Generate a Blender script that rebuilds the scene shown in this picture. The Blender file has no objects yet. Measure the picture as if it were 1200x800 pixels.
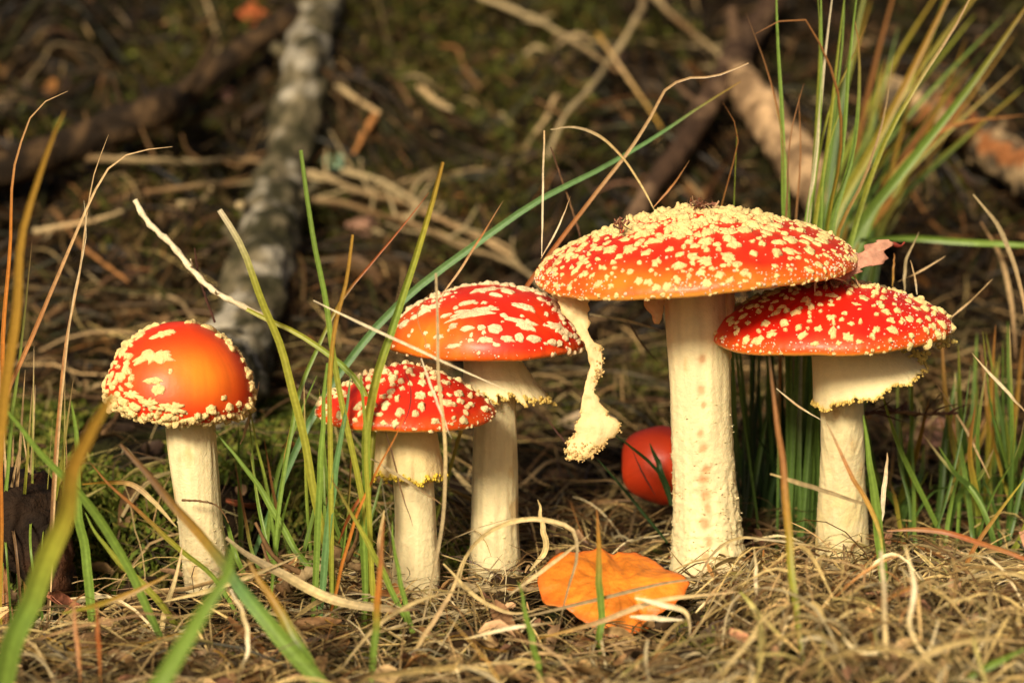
import bpy, math, random
import numpy as np
from mathutils import Vector, Matrix
random.seed(7); RG = np.random.default_rng(11)
scene = bpy.context.scene
COL = scene.collection
S = 0.01                                   # everything below is written in centimetres

# ------------------------------------------------------------------ camera
CAMY, CAMZ, PITCH, FPX = -100.0, 24.0, math.radians(7.1), 2520.0
cd = bpy.data.cameras.new('camera'); cam = bpy.data.objects.new('camera', cd); COL.objects.link(cam)
cam.location = (0, CAMY*S, CAMZ*S); cam.rotation_euler = (math.radians(90)-PITCH, 0, 0)
cd.sensor_width = 36; cd.lens = FPX/1200*36; cd.clip_start = 0.02; cd.clip_end = 500
cd.dof.use_dof = True; cd.dof.focus_distance = 0.985; cd.dof.aperture_fstop = 6.8
scene.camera = cam
# ------------------------------------------------------------------ sky + sun
w = bpy.data.worlds.new('World'); scene.world = w; w.use_nodes = True
nt = w.node_tree; nt.nodes.clear()
sky = nt.nodes.new('ShaderNodeTexSky'); sky.sky_type = 'NISHITA'; sky.sun_disc = False
SUN_EL, SUN_AZ = math.radians(28), math.radians(198)      # azimuth clockwise from +Y: behind the camera, to its left
sky.dust_density = 7.0; sky.ozone_density = 0.2; sky.sun_elevation = SUN_EL; sky.sun_rotation = SUN_AZ
bg = nt.nodes.new('ShaderNodeBackground'); bg.inputs[1].default_value = 0.05
wo = nt.nodes.new('ShaderNodeOutputWorld')
nt.links.new(sky.outputs[0], bg.inputs[0]); nt.links.new(bg.outputs[0], wo.inputs[0])
sd = bpy.data.lights.new('sun', 'SUN'); sd.energy = 4.4; sd.angle = math.radians(12); sd.color = (1.0, 0.90, 0.70)
so = bpy.data.objects.new('sun', sd); COL.objects.link(so)
sdir = Vector((math.sin(SUN_AZ)*math.cos(SUN_EL), math.cos(SUN_AZ)*math.cos(SUN_EL), math.sin(SUN_EL)))
so.rotation_euler = sdir.to_track_quat('Z', 'Y').to_euler(); so.location = sdir*5
scene.view_settings.view_transform = 'Standard'; scene.view_settings.look = 'None'
scene.view_settings.exposure = 0.16; scene.view_settings.gamma = 1.0
scene.render.resolution_x = 1024; scene.render.resolution_y = 682

# ------------------------------------------------------------------ geometry helpers
FW = np.array([0, math.cos(PITCH), -math.sin(PITCH)]); UP = np.array([0, math.sin(PITCH), math.cos(PITCH)])
CAM = np.array([0, CAMY, CAMZ])
def ray(px, py):
    return FW*FPX + np.array([px-600.0, 0, 0]) + UP*(400.0-py)
def at(px, py, Y=0.0):
    d = ray(px, py); return CAM + d*((Y-CAMY)/d[1])
def cm(wpx, Y=0.0):
    return wpx/FPX*(Y-CAMY)
def proj(P):
    P = np.asarray(P)-CAM; z = P@FW
    return 600+P[..., 0]/z*FPX, 400-(P@UP)/z*FPX
_T = RG.random((32, 32, 32))*2-1
def vn(p, f=1.0, s=0.0):
    p = np.asarray(p, float)*f + s*7.31 + 1000.0
    i = np.floor(p).astype(int); t = p-i; t = t*t*(3-2*t); i &= 31; j = (i+1) & 31
    x0, y0, z0 = i[..., 0], i[..., 1], i[..., 2]; x1, y1, z1 = j[..., 0], j[..., 1], j[..., 2]
    a, b, c = t[..., 0], t[..., 1], t[..., 2]
    l = lambda u, v, k: u+(v-u)*k
    return l(l(l(_T[x0, y0, z0], _T[x1, y0, z0], a), l(_T[x0, y1, z0], _T[x1, y1, z0], a), b),
             l(l(_T[x0, y0, z1], _T[x1, y0, z1], a), l(_T[x0, y1, z1], _T[x1, y1, z1], a), b), c)
def fbm(p, f=1.0, s=0.0, o=4):
    r = 0; a = 1.0
    for k in range(o): r = r + a*vn(p, f, s+k*3.1); f *= 2.03; a *= .5
    return r
def sstep(x, a, b):
    t = np.clip((x-a)/(b-a), 0, 1); return t*t*(3-2*t)
def H(x, y):
    x = np.asarray(x, float); y = np.asarray(y, float)
    p = np.stack([x, y, x*0], -1)
    z = .43*8*np.logaddexp(0, (y-26)/8)
    far = sstep(y, 130, 400); z = z*(1-far)+far*(52+.05*np.maximum(y, 0))
    z = z - 1.15*(1-sstep(y, 12, 30)) + .5*vn(p, .16, 1)+.38*vn(p, .45, 2) + sstep(y, 25, 60)*(3.6*vn(p, .07, 3)+3.2*vn(p, .16, 4))
    z = z + 1.7*np.exp(-((np.maximum(13-x, 0))**2/26))*np.exp(-((y+14)**2/70))*sstep(-x, -60, -25)
    bank = sstep(y+1.2*vn(p, .3, 5), 3.5, 7.5)*(1-sstep(y, 14, 40))*(1-sstep(x, -9, 0))
    z = z + 3.7*bank
    z = z - 2.2*np.exp(-((x+24)**2/18))*np.exp(-((y+2)**2/40))
    return z
def hit(px, py, lift=0.0):
    d = ray(px, py); d = d/d[1]
    ys = np.linspace(-60, 200, 1301); P = CAM[None]+d[None]*(ys-CAMY)[:, None]
    k = np.argmax(P[:, 2] < H(P[:, 0], P[:, 1])+lift)
    if k == 0: k = 1300
    return P[k]

def mesh_obj(name, V, F, mat, parent=None, origin=(0, 0, 0), col=None, smooth=True):
    """V in cm (world), F an (n,k) array or a list of such arrays"""
    if not isinstance(F, list): F = [F]
    F = [np.asarray(f) for f in F if len(f)]
    me = bpy.data.meshes.new(name)
    V = (np.asarray(V, float)-np.asarray(origin, float))*S
    nl = sum(f.size for f in F); npoly = sum(len(f) for f in F)
    me.vertices.add(len(V)); me.vertices.foreach_set('co', V.astype(np.float32).ravel())
    me.loops.add(nl); me.loops.foreach_set('vertex_index', np.concatenate([f.ravel() for f in F]).astype(np.int32))
    tot = np.concatenate([np.full(len(f), f.shape[1]) for f in F]); st = np.concatenate([[0], np.cumsum(tot)[:-1]])
    me.polygons.add(npoly); me.polygons.foreach_set('loop_start', st.astype(np.int32))
    me.update(calc_edges=True)
    if smooth: me.polygons.foreach_set('use_smooth', np.ones(npoly, bool))
    if col is not None:
        a = me.color_attributes.new('col', 'FLOAT_COLOR', 'POINT')
        c = np.ones((len(V), 4), np.float32); c[:, :3] = col; a.data.foreach_set('color', c.ravel())
    me.validate(); me.materials.append(mat)
    o = bpy.data.objects.new(name, me); COL.objects.link(o)
    if parent is not None:
        o.parent = parent; po = np.array(parent['o_cm']) if 'o_cm' in parent else np.zeros(3)
        o.location = (np.asarray(origin)-po)*S
    else: o.location = np.asarray(origin)*S
    o['o_cm'] = [float(v) for v in origin]
    return o
def tag(o, label=None, cat=None, group=None, kind=None):
    for k, v in (('label', label), ('category', cat), ('group', group), ('kind', kind)):
        if v: o[k] = v
    return o
def empty(name, loc, label, cat, group=None):
    o = bpy.data.objects.new(name, None); COL.objects.link(o); o.location = np.asarray(loc)*S
    o.empty_display_size = .02; o['o_cm'] = [float(v) for v in loc]
    return tag(o, label, cat, group)
def grid(n, m, closed=True):
    i, j = np.meshgrid(np.arange(n-1), np.arange(m if closed else m-1), indexing='ij')
    k = (j+1) % m
    return np.stack([i*m+j, i*m+k, (i+1)*m+k, (i+1)*m+j], -1).reshape(-1, 4)
def nrm(v): return v/np.maximum(np.linalg.norm(v, axis=-1, keepdims=True), 1e-9)
def spline(P, n):
    P = np.asarray(P, float)
    if len(P) == 2: t = np.linspace(0, 1, n)[:, None]; return P[0]*(1-t)+P[1]*t
    d = np.concatenate([[0], np.cumsum(np.maximum(np.linalg.norm(np.diff(P[:, :3], axis=0), axis=1), 1e-6))]); d /= d[-1]
    m = np.gradient(P, d, axis=0); t = np.linspace(0, 1, n)
    k = np.clip(np.searchsorted(d, t, 'right')-1, 0, len(P)-2); h = (d[k+1]-d[k])[:, None]; u = ((t-d[k])[:, None])/h
    return ((2*u**3-3*u**2+1)*P[k]+(u**3-2*u**2+u)*h*m[k]+(-2*u**3+3*u**2)*P[k+1]+(u**3-u**2)*h*m[k+1])
def ribbons(C, W, ang, cols, ref=(0, 0, 1), fold=.22, across=3):
    """batch of blades: C (N,S,3) W (N,S) ang (N,S) or (N,1)"""
    N, Sn = C.shape[:2]
    T = nrm(np.gradient(C, axis=1)); side = nrm(np.cross(T, np.asarray(ref, float)[None, None]))
    nv = np.cross(side, T); ca, sa = np.cos(ang)[..., None], np.sin(ang)[..., None]
    s2 = side*ca+nv*sa; n2 = -side*sa+nv*ca; w2 = W[..., None]/2
    if across == 5:
        V = np.stack([C+s2*w2*k-n2*w2*2*fold*(1-abs(k)) for k in (-1, -.5, 0, .5, 1)], 2)
    elif across == 3: V = np.stack([C-s2*w2, C-n2*w2*2*fold, C+s2*w2], 2)
    else: V = np.stack([C-s2*w2, C+s2*w2], 2)
    f = grid(Sn, across, False); nv_ = Sn*across
    F = (f[None]+(np.arange(N)*nv_)[:, None, None]).reshape(-1, 4)
    Cc = np.repeat(cols[:, :, None, :], across, 2)
    if across == 5: Cc = Cc*np.array([1.12, .86, 1.2, .82, 1.08])[None, None, :, None]
    if across == 3: Cc = Cc*np.array([1.15, .72, 1.1])[None, None, :, None]
    Cc = Cc.reshape(-1, 3)
    return V.reshape(-1, 3), F, Cc
def tube(C, R, n=8, cols=None, cap=True, rough=0, seed=0, sc=1.0):
    C = np.asarray(C, float); Sn = len(C); R = np.broadcast_to(np.asarray(R, float), (Sn,))
    T = nrm(np.gradient(C, axis=0)); u = np.array([0.13, -.21, 1.0]) if abs(T[:, 2]).mean() < .8 else np.array([0.1, 1.0, 0.1])
    a = nrm(np.cross(T, u)); b = np.cross(T, a)
    th = np.linspace(0, 2*np.pi, n, endpoint=False)
    D = a[:, None]*np.cos(th)[None, :, None]+b[:, None]*np.sin(th)[None, :, None]
    Rr = R[:, None]*np.ones((1, n))
    P = C[:, None]+D*Rr[..., None]
    if rough: P = P + D*(rough*Rr*fbm(P, sc, seed, 3))[..., None]
    V = P.reshape(-1, 3); F = [grid(Sn, n)]
    c = None if cols is None else np.repeat(cols, n, 0)
    if cap:
        V = np.concatenate([V, C[:1], C[-1:]]); k = len(V)
        j = np.arange(n); j2 = (j+1) % n
        F.append(np.stack([np.full(n, k-2), j2, j], -1)); F.append(np.stack([np.full(n, k-1), (Sn-1)*n+j, (Sn-1)*n+j2], -1))
        if c is not None: c = np.concatenate([c, cols[:1], cols[-1:]])
    return V, F, c
def merge(parts):
    V, F3, F4, C = [], [], [], []; o = 0
    for v, f, c in parts:
        for g in (f if isinstance(f, list) else [f]):
            (F3 if g.shape[1] == 3 else F4).append(g+o)
        V.append(v); C.append(c if c is not None else np.ones((len(v), 3))); o += len(v)
    F = []
    if F4: F.append(np.concatenate(F4))
    if F3: F.append(np.concatenate(F3))
    return np.concatenate(V), F, np.concatenate(C)

# ------------------------------------------------------------------ materials
def nd(t, ty, **k):
    n = t.nodes.new(ty)
    for a, v in k.items():
        if a.startswith('i_'): n.inputs[a[2:].replace('_', ' ')].default_value = v
        else: setattr(n, a, v)
    return n
def mat(name, rough=.6, spec=.4, sss=0, sssr=(.003, .0012, .0005), coat=0, transl=0, bump=None, tone=None, base=None, ramp=None):
    """col attribute (or base) x fine noise, noise bump"""
    m = bpy.data.materials.new(name); m.use_nodes = True; t = m.node_tree; t.nodes.clear()
    L = t.links.new
    out = nd(t, 'ShaderNodeOutputMaterial'); p = nd(t, 'ShaderNodeBsdfPrincipled')
    p.inputs['Roughness'].default_value = rough; p.inputs['Specular IOR Level'].default_value = spec
    tc = nd(t, 'ShaderNodeTexCoord'); geo = nd(t, 'ShaderNodeNewGeometry')
    if base is None:
        src = nd(t, 'ShaderNodeVertexColor', layer_name='col').outputs['Color']
    else:
        r = nd(t, 'ShaderNodeRGB'); r.outputs[0].default_value = (*base, 1); src = r.outputs[0]
    if tone:
        sc, amt = tone
        no = nd(t, 'ShaderNodeTexNoise'); no.inputs['Scale'].default_value = sc; no.inputs['Detail'].default_value = 4
        no.inputs['Roughness'].default_value = .65
        L(geo.outputs['Position'], no.inputs['Vector'])
        mr = nd(t, 'ShaderNodeMapRange'); mr.inputs[1].default_value = .25; mr.inputs[2].default_value = .75
        mr.inputs[3].default_value = 1-amt; mr.inputs[4].default_value = 1+amt
        L(no.outputs['Fac'], mr.inputs[0])
        mx = nd(t, 'ShaderNodeVectorMath', operation='SCALE'); L(src, mx.inputs[0]); L(mr.outputs[0], mx.inputs['Scale'])
        src = mx.outputs[0]
    L(src, p.inputs['Base Color'])
    if sss:
        p.inputs['Subsurface Weight'].default_value = sss; p.inputs['Subsurface Radius'].default_value = (1, .4, .2)
        p.inputs['Subsurface Scale'].default_value = .003
    if coat: p.inputs['Coat Weight'].default_value = coat; p.inputs['Coat Roughness'].default_value = .22
    if bump:
        nb = None
        for sc, st, dist in bump:
            no = nd(t, 'ShaderNodeTexNoise'); no.inputs['Scale'].default_value = sc; no.inputs['Detail'].default_value = 3
            L(geo.outputs['Position'], no.inputs['Vector'])
            b = nd(t, 'ShaderNodeBump'); b.inputs['Strength'].default_value = st; b.inputs['Distance'].default_value = dist
            L(no.outputs['Fac'], b.inputs['Height'])
            if nb: L(nb, b.inputs['Normal'])
            nb = b.outputs[0]
        L(nb, p.inputs['Normal'])
    if transl:
        tr = nd(t, 'ShaderNodeBsdfTranslucent'); L(src, tr.inputs['Color'])
        ms = nd(t, 'ShaderNodeMixShader'); ms.inputs[0].default_value = transl
        L(p.outputs[0], ms.inputs[1]); L(tr.outputs[0], ms.inputs[2]); L(ms.outputs[0], out.inputs['Surface'])
    else: L(p.outputs[0], out.inputs['Surface'])
    return m
M_blade = mat('grass_blade', .42, .4, transl=.28, tone=(500, .22))
M_straw = mat('dry_straw', .55, .35, transl=.12, tone=(420, .35))
M_bark = mat('bark', .85, .2, tone=(160, .45), bump=[(220, .9, .003), (900, .5, .001)])
M_twig = mat('twig_bark', .75, .25, tone=(300, .4), bump=[(600, .6, .001)])
M_leaf = mat('dead_leaf', .6, .3, transl=.12, tone=(260, .4), bump=[(500, .5, .001)])
M_moss = mat('moss', .7, .2, transl=.2, tone=(200, .5))
M_soil = mat('forest_soil', .95, .1, tone=(90, .6), bump=[(120, 1.0, .006), (500, .9, .003)])
M_cap = mat('red_cap_skin', .46, .4, sss=.12, coat=.07, tone=(60, .10), bump=[(700, .12, .0006), (140, .15, .001)])
M_wart = mat('cream_wart', .8, .2, sss=.08, tone=(600, .22), bump=[(1400, .8, .0010), (500, .5, .001)])
M_stem = mat('cream_stem', .65, .3, sss=.12, tone=(130, .09), bump=[(1100, .5, .0006), (350, .4, .001)])
M_gill = mat('pale_gills', .7, .2, tone=(200, .1))
M_old = mat('orange_cap_skin', .45, .4, sss=.12, tone=(120, .22), bump=[(500, .4, .001), (150, .5, .002)])

# ------------------------------------------------------------------ the ground: one sheet, fine near the camera, reaching far out
def spaced(lo, a, b, hi, step):
    mid = np.arange(a, b+1e-6, step)
    up = b+(np.geomspace(1, hi-b+1, 34)-1)[1:]; dn = a-(np.geomspace(1, a-lo+1, 34)-1)[1:][::-1]
    return np.concatenate([dn, mid, up])
gx = spaced(-5000, -46, 46, 5000, .5); gy = spaced(-5000, -36, 120, 8000, .55)
X, Y = np.meshgrid(gx, gy, indexing='ij'); Z = H(X, Y)
P = np.stack([X, Y, Z], -1)
near = ((abs(X) < 60) & (Y > -50) & (Y < 140))
Z = Z + near*(.35*vn(P, 1.1, 8)+.16*vn(P, 2.6, 9)); P[..., 2] = Z-.25
PP = P.reshape(-1, 3)
mo = sstep(fbm(PP*[1, 1, 0], .09, 21, 3), -.1, .5)[:, None]
c_soil = np.array([.016, .009, .004]); c_moss = np.array([.035, .036, .008])
gc = c_soil*(1-mo)+c_moss*mo
gc = gc*(1+.5*np.clip(fbm(PP, .5, 31, 3), -1, 1))[:, None]
ground = mesh_obj('ground', PP, grid(len(gx), len(gy), False)[:, ::-1], M_soil, col=gc)
tag(ground, 'dark forest soil with moss rising to a bank behind the mushrooms', kind='structure')

# ------------------------------------------------------------------ palette for grasses and straw (own colours, darkened later for shade in tall tuft and litter)
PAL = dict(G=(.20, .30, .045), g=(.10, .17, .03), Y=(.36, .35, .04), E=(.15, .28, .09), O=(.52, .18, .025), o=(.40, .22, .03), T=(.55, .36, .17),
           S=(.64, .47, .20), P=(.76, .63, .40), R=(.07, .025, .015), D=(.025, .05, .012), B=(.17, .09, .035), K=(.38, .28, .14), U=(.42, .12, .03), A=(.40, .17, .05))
def grad(code, n):
    c = np.array([PAL[k] for k in code]); t = np.linspace(0, 1, n)*(len(c)-1)
    k = np.clip(t.astype(int), 0, max(len(c)-2, 0)); f = (t-k)[:, None]
    return c[k]*(1-f)+c[np.minimum(k+1, len(c)-1)]*f

# ------------------------------------------------------------------ mushrooms
class Cap:
    def __init__(s, C, R, Hh, fwd=3, right=0, cone=.3, lip=.45, ein=.3, wav=.1, lob=.015, seed=1):
        s.C = np.array(C, float); s.R = R; s.seed = seed
        a, b = math.radians(fwd), -math.radians(right)
        Rx = np.array([[1, 0, 0], [0, math.cos(a), -math.sin(a)], [0, math.sin(a), math.cos(a)]])
        Ry = np.array([[math.cos(b), 0, math.sin(b)], [0, 1, 0], [-math.sin(b), 0, math.cos(b)]])
        s.M = Ry@Rx
        t = np.linspace(0, np.pi/2, 200); r = np.sin(t)
        z = (1-cone)*np.cos(t)+cone*np.minimum(1-r**1.25, 1)*.98
        pr = np.stack([R*r, Hh*z], -1)
        a2 = np.linspace(0, np.pi/2, 30)[1:]
        pr = np.concatenate([pr, np.stack([R-ein*(1-np.cos(a2)), -lip*np.sin(a2)], -1)])
        s.pr = pr; s.arc = np.concatenate([[0], np.cumsum(np.linalg.norm(np.diff(pr, axis=0), axis=1))]); s.L = s.arc[-1]
        s.Lr = s.arc[199]
        g = np.random.default_rng(seed); s.k = np.array([2, 3, 4, 5, 7]); s.a1 = g.normal(size=5)*wav/np.sqrt(s.k); s.p1 = g.random(5)*6.28
        s.a2 = g.normal(size=5)*lob/np.sqrt(s.k); s.p2 = g.random(5)*6.28
    def rz(s, sv): return np.interp(sv, s.arc, s.pr[:, 0]), np.interp(sv, s.arc, s.pr[:, 1])
    def warp(s, r, z, ph):
        f = r/s.R; kk = s.k[:, None]
        ph1 = np.asarray(ph).ravel()[None]
        w1 = (s.a1[:, None]*np.sin(kk*ph1+s.p1[:, None])).sum(0).reshape(np.shape(ph)); w2 = (s.a2[:, None]*np.sin(kk*ph1+s.p2[:, None])).sum(0).reshape(np.shape(ph))
        return r*(1+w2*f*f), z+w1*f**3
    def to(s, r, z, ph):
        r, z = s.warp(r, z, ph)
        return np.stack([r*np.cos(ph), r*np.sin(ph), z], -1)@s.M.T+s.C
    def pt(s, sv, ph, h=0):
        r, z = s.rz(sv); e = .02
        r1, z1 = s.rz(np.minimum(sv+e, s.L)); r0, z0 = s.rz(np.maximum(sv-e, 0))
        dr, dz = r1-r0, z1-z0; l = np.maximum(np.hypot(dr, dz), 1e-9); nr, nz = -dz/l, dr/l
        return s.to(r-nr*-h*1.0, z+nz*h, ph)
    def off(s, s0, ph0, a, b):
        r0 = np.maximum(s.rz(s0)[0], 1e-3)
        q = np.array([s0*np.cos(ph0), s0*np.sin(ph0)])
        er = np.array([np.cos(ph0), np.sin(ph0)]); et = np.array([-er[1], er[0]]); k = s0/r0 if s0 > .3 else 1
        qx = q[0]+a*er[0]+b*k*et[0]; qy = q[1]+a*er[1]+b*k*et[1]
        return np.minimum(np.hypot(qx, qy), s.L-.01), np.arctan2(qy, qx)
    def find(s, px, py):
        if not hasattr(s, '_g'):
            a, b = np.meshgrid(np.linspace(0, s.L, 90), np.linspace(0, 2*np.pi, 240), indexing='ij')
            P0 = s.pt(a, b); P1 = s.pt(a, b, .05); d = P1-P0; v = CAM-P0
            s._g = (a, b, *proj(P0), (d*v).sum(-1) > 0)
        a, b, x, y, fr = s._g; e = (x-px)**2+(y-py)**2+(~fr)*1e6; k = np.unravel_index(np.argmin(e), e.shape)
        return a[k], b[k]
def cap_mesh(c, parent, red, orange, mix, strip=.02, na=300):
    sv = np.concatenate([np.linspace(0.01, c.Lr*.8, 36), np.linspace(c.Lr*.8, c.L, 34)[1:]])
    A, B = np.meshgrid(sv, np.linspace(0, 2*np.pi, na, endpoint=False), indexing='ij')
    f = sstep(A/c.L, .86, .99)
    r, z = c.rz(A); r = r+f*strip*np.cos(B*96+2*np.sin(B*7)); P = c.to(r, z, B)
    P = P+.03*vn(P, 1.2, c.seed)[..., None]*(c.M@np.array([0, 0, 1]))
    V = P.reshape(-1, 3)
    m = mix(A/c.L, B, P)[..., None]
    col = (np.array(red)*(1-m)+np.array(orange)*m).reshape(-1, 3)
    st_ = np.stack([np.cos(B)*14, np.sin(B)*14, A*.35], -1); col = col*(1+(.17 if strip > 0 else .08)*fbm(st_, 1.1, c.seed, 3).reshape(-1, 1)*sstep(A/c.L, .2, .6).reshape(-1, 1))*np.array([1, 1, 1])
    rim = sstep(A/c.L, .945, .985).reshape(-1, 1); col = col*(1-rim)+np.array([.86, .40, .06])*rim
    apex = c.to(np.zeros(1), np.full(1, c.pr[0, 1]), np.zeros(1)); V = np.concatenate([V, apex]); col = np.concatenate([col, col[:1]])
    k = len(V)-1; j = np.arange(na)
    F = [grid(len(sv), na)[:, ::-1], np.stack([np.full(na, k), j, (j+1) % na], -1)]
    return mesh_obj('cap', V, F, M_cap, parent, origin=parent['o_cm'], col=col)
def gills(c, parent, rs, n=110, col=(.80, .62, .34)):
    na = n*4; th = np.linspace(0, 2*np.pi, na, endpoint=False); rr = np.linspace(rs, c.pr[-1, 0], 7)
    A, B = np.meshgrid(rr, th, indexing='ij'); f = (A-rs)/(rr[-1]-rs)
    ph = (np.arange(na) % 4)[None]
    dep = np.where(ph == 0, 1.0, np.where(ph == 2, 0.0, .35))*(.42*np.sin(np.pi*np.clip(f*.9+.1, 0, 1))**.6)*np.ones_like(A)*(1-sstep(f, .8, 1))
    z = c.pr[-1, 1]*1.0+(1-f)*.55+.02-dep*(1-f*.4)
    z = np.where(f > .99, c.pr[-1, 1], z)
    P = c.to(A, z, B).reshape(-1, 3)
    return mesh_obj('gills', P, grid(len(rr), na)[:, ::-1], M_gill, parent, origin=parent['o_cm'], col=np.tile(col, (len(P), 1)))
def wart_mesh(c, s0, p0, size, hgt, asp=1, rot=0, na=16, nr=5, seed=0, jag=.25, lump=1.0):
    th = np.linspace(0, 2*np.pi, na, endpoint=False)
    g = np.random.default_rng(seed)
    e = np.stack([np.cos(th), np.sin(th), np.full(na, seed*.37 % 50)], -1)
    Ro = 1+jag*vn(e, 1.6, 3)+jag*1.2*vn(e, 3.4, 5)+jag*.5*g.normal(size=na)*.5; Ro = np.maximum(Ro, .35)
    rho = np.array([.28, .55, .78, .93, 1.0])[:nr] if nr == 5 else np.concatenate([np.linspace(.12, .86, nr-2), [.95, 1.0]])
    A, B = np.meshgrid(rho, th, indexing='ij')
    u = A*Ro[None]*np.cos(B)*size*asp; v = A*Ro[None]*np.sin(B)*size/asp
    uu = u*math.cos(rot)-v*math.sin(rot); vv = u*math.sin(rot)+v*math.cos(rot)
    uu = np.append(uu.ravel(), 0); vv = np.append(vv.ravel(), 0); Af = np.append(A.ravel(), 0)
    sv, ph = c.off(s0, p0, uu, vv)
    q = np.stack([uu, vv, np.full(len(uu), seed*1.7 % 40)], -1)
    nn = vn(q, 1.0/(.16+.12*size), 4)+.5*vn(q, 1/.10, 6)
    h = hgt*np.sqrt(np.clip(1-Af**3, 0, 1))*(1+.55*lump*nn)-.02*(Af > .99)
    h = np.where(Af > .99, -.03, np.maximum(h, .02))
    P = c.pt(sv, ph, h)
    n = len(rho); k = n*na; j = np.arange(na)
    F = [grid(n, na)[:, ::-1]*1, np.stack([np.full(na, k), j, (j+1) % na], -1)]
    return P, F, c.pt(np.array([s0]), np.array([p0]))[0]
def add_wart(c, capo, s0, p0, size, hgt, col, **k):
    sd = random.randrange(10**6)
    V, F, o = wart_mesh(c, s0, p0, size, hgt, seed=sd, **k)
    cc = np.array(col)*(1+random.uniform(-.07, .05))
    return mesh_obj('wart', V, F, M_wart, capo, origin=o, col=np.tile(cc, (len(V), 1)))
def scatter_warts(c, capo, fn, n_try, col, limit=290, taken=None, maxhgt=.16, over=.92):
    taken = taken if taken is not None else []; out = 0; g = random.Random(c.seed*5+1)
    sv = np.linspace(0.05, c.L-.06, 300); wt = np.maximum(c.rz(sv)[0], .2); wt = np.cumsum(wt)/wt.sum()
    for _ in range(n_try):
        if out >= limit: break
        s0 = float(np.interp(g.random(), wt, sv)); p0 = g.uniform(-math.pi, math.pi)
        P = c.pt(np.array([s0]), np.array([p0]))[0]
        r = fn(s0/c.L, p0, P, g)
        if r is None: continue
        size, hgt = r
        if any((P[0]-q[0])**2+(P[1]-q[1])**2+(P[2]-q[2])**2 < ((size+q[3])*over)**2 for q in taken): continue
        taken.append((*P, size)); out += 1
        big = size > .33
        add_wart(c, capo, s0, p0, size, hgt, col, asp=g.uniform(.85, 1.35), rot=g.choice([0, 1.57])+g.gauss(0, .4), na=26 if big else 16, nr=8 if big else 5, jag=.42 if big else .34, lump=1.2)
    return taken
def crumbs(c, capo, n, dens, col, smin=.025, smax=.07, name='wart_crumbs', hf=.9, seed=0):
    g = np.random.default_rng(c.seed+50+seed)
    sv = np.linspace(0.05, c.L-.02, 300); wt = np.maximum(c.rz(sv)[0], .2); wt = np.cumsum(wt)/wt.sum()
    s0 = np.interp(g.random(n*4), wt, sv); p0 = g.uniform(-np.pi, np.pi, n*4)
    P = c.pt(s0, p0); keep = g.random(n*4) < dens(s0/c.L, p0, P); s0, p0, P = s0[keep][:n], p0[keep][:n], P[keep][:n]; n = len(s0)
    if n == 0: return
    N = nrm(c.pt(s0, p0, .1)-P); a = nrm(np.cross(N, [0.3, .2, 1.0])); b = np.cross(N, a)
    sz = g.uniform(smin, smax, n)*g.choice([.7, 1, 1.5], n, p=[.5, .4, .1]); hh = sz*g.uniform(.6, 1.2, n)*hf
    na = 6; th = np.linspace(0, 2*np.pi, na, endpoint=False)
    rows = []
    for rho, hz in ((1.0, -.25), (.9, .45), (.5, .95)):
        rr = sz[:, None]*rho*g.uniform(.75, 1.3, (n, na))
        rows.append(P[:, None]+a[:, None]*(rr*np.cos(th))[..., None]+b[:, None]*(rr*np.sin(th))[..., None]+N[:, None]*(hh*hz)[:, None, None])
    V = np.stack(rows, 1).reshape(n, -1, 3); top = P+N*(hh*1.05)[:, None]
    V = np.concatenate([V, top[:, None]], 1); nvv = V.shape[1]
    j = np.arange(na); f4 = grid(3, na); f3 = np.stack([2*na+j, 2*na+(j+1) % na, np.full(na, nvv-1)], -1)
    o = (np.arange(n)*nvv)[:, None, None]
    cc = np.repeat(np.array(col)[None]*(1+g.uniform(-.15, .08, (n, 1))), nvv, 0)
    ob = mesh_obj(name, V.reshape(-1, 3), [(f4[None]+o).reshape(-1, 4), (f3[None]+o).reshape(-1, 3)], M_wart, capo, origin=capo['o_cm'], col=cc)
    return tag(ob, kind='stuff')
def blobs(points, sizes, name, parent, col, m=None, seed=0):
    """small lumpy crumbs at free points, joined"""
    g = np.random.default_rng(seed); pts = np.asarray(points, float); n = len(pts); sizes = np.broadcast_to(sizes, (n,))
    na = 6; rows = []; th = np.linspace(0, 2*np.pi, na, endpoint=False)
    for el in (-50, 0, 50):
        rr = math.cos(math.radians(el))*sizes[:, None]*g.uniform(.75, 1.3, (n, na))
        rows.append(np.stack([pts[:, :1]+rr*np.cos(th), pts[:, 1:2]+rr*np.sin(th), pts[:, 2:]+math.sin(math.radians(el))*sizes[:, None]+0*rr], -1))
    V = np.stack(rows, 1).reshape(n, -1, 3); V = np.concatenate([V, (pts-[0, 0, 1]*sizes[:, None])[:, None], (pts+[0, 0, 1]*sizes[:, None])[:, None]], 1)
    k = V.shape[1]; j = np.arange(na); f4 = grid(3, na)
    f3 = np.concatenate([np.stack([np.full(na, k-2), (j+1) % na, j], -1), np.stack([np.full(na, k-1), 2*na+j, 2*na+(j+1) % na], -1)])
    o = (np.arange(n)*k)[:, None, None]
    cc = np.repeat(np.array(col)[None]*(1+g.uniform(-.2, .1, (n, 1))), k, 0)
    return tag(mesh_obj(name, V.reshape(-1, 3), [(f4[None]+o).reshape(-1, 4), (f3[None]+o).reshape(-1, 3)], m or M_wart, parent, origin=parent['o_cm'], col=cc), kind='stuff')
C_STEM = np.array([.82, .67, .37])
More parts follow.
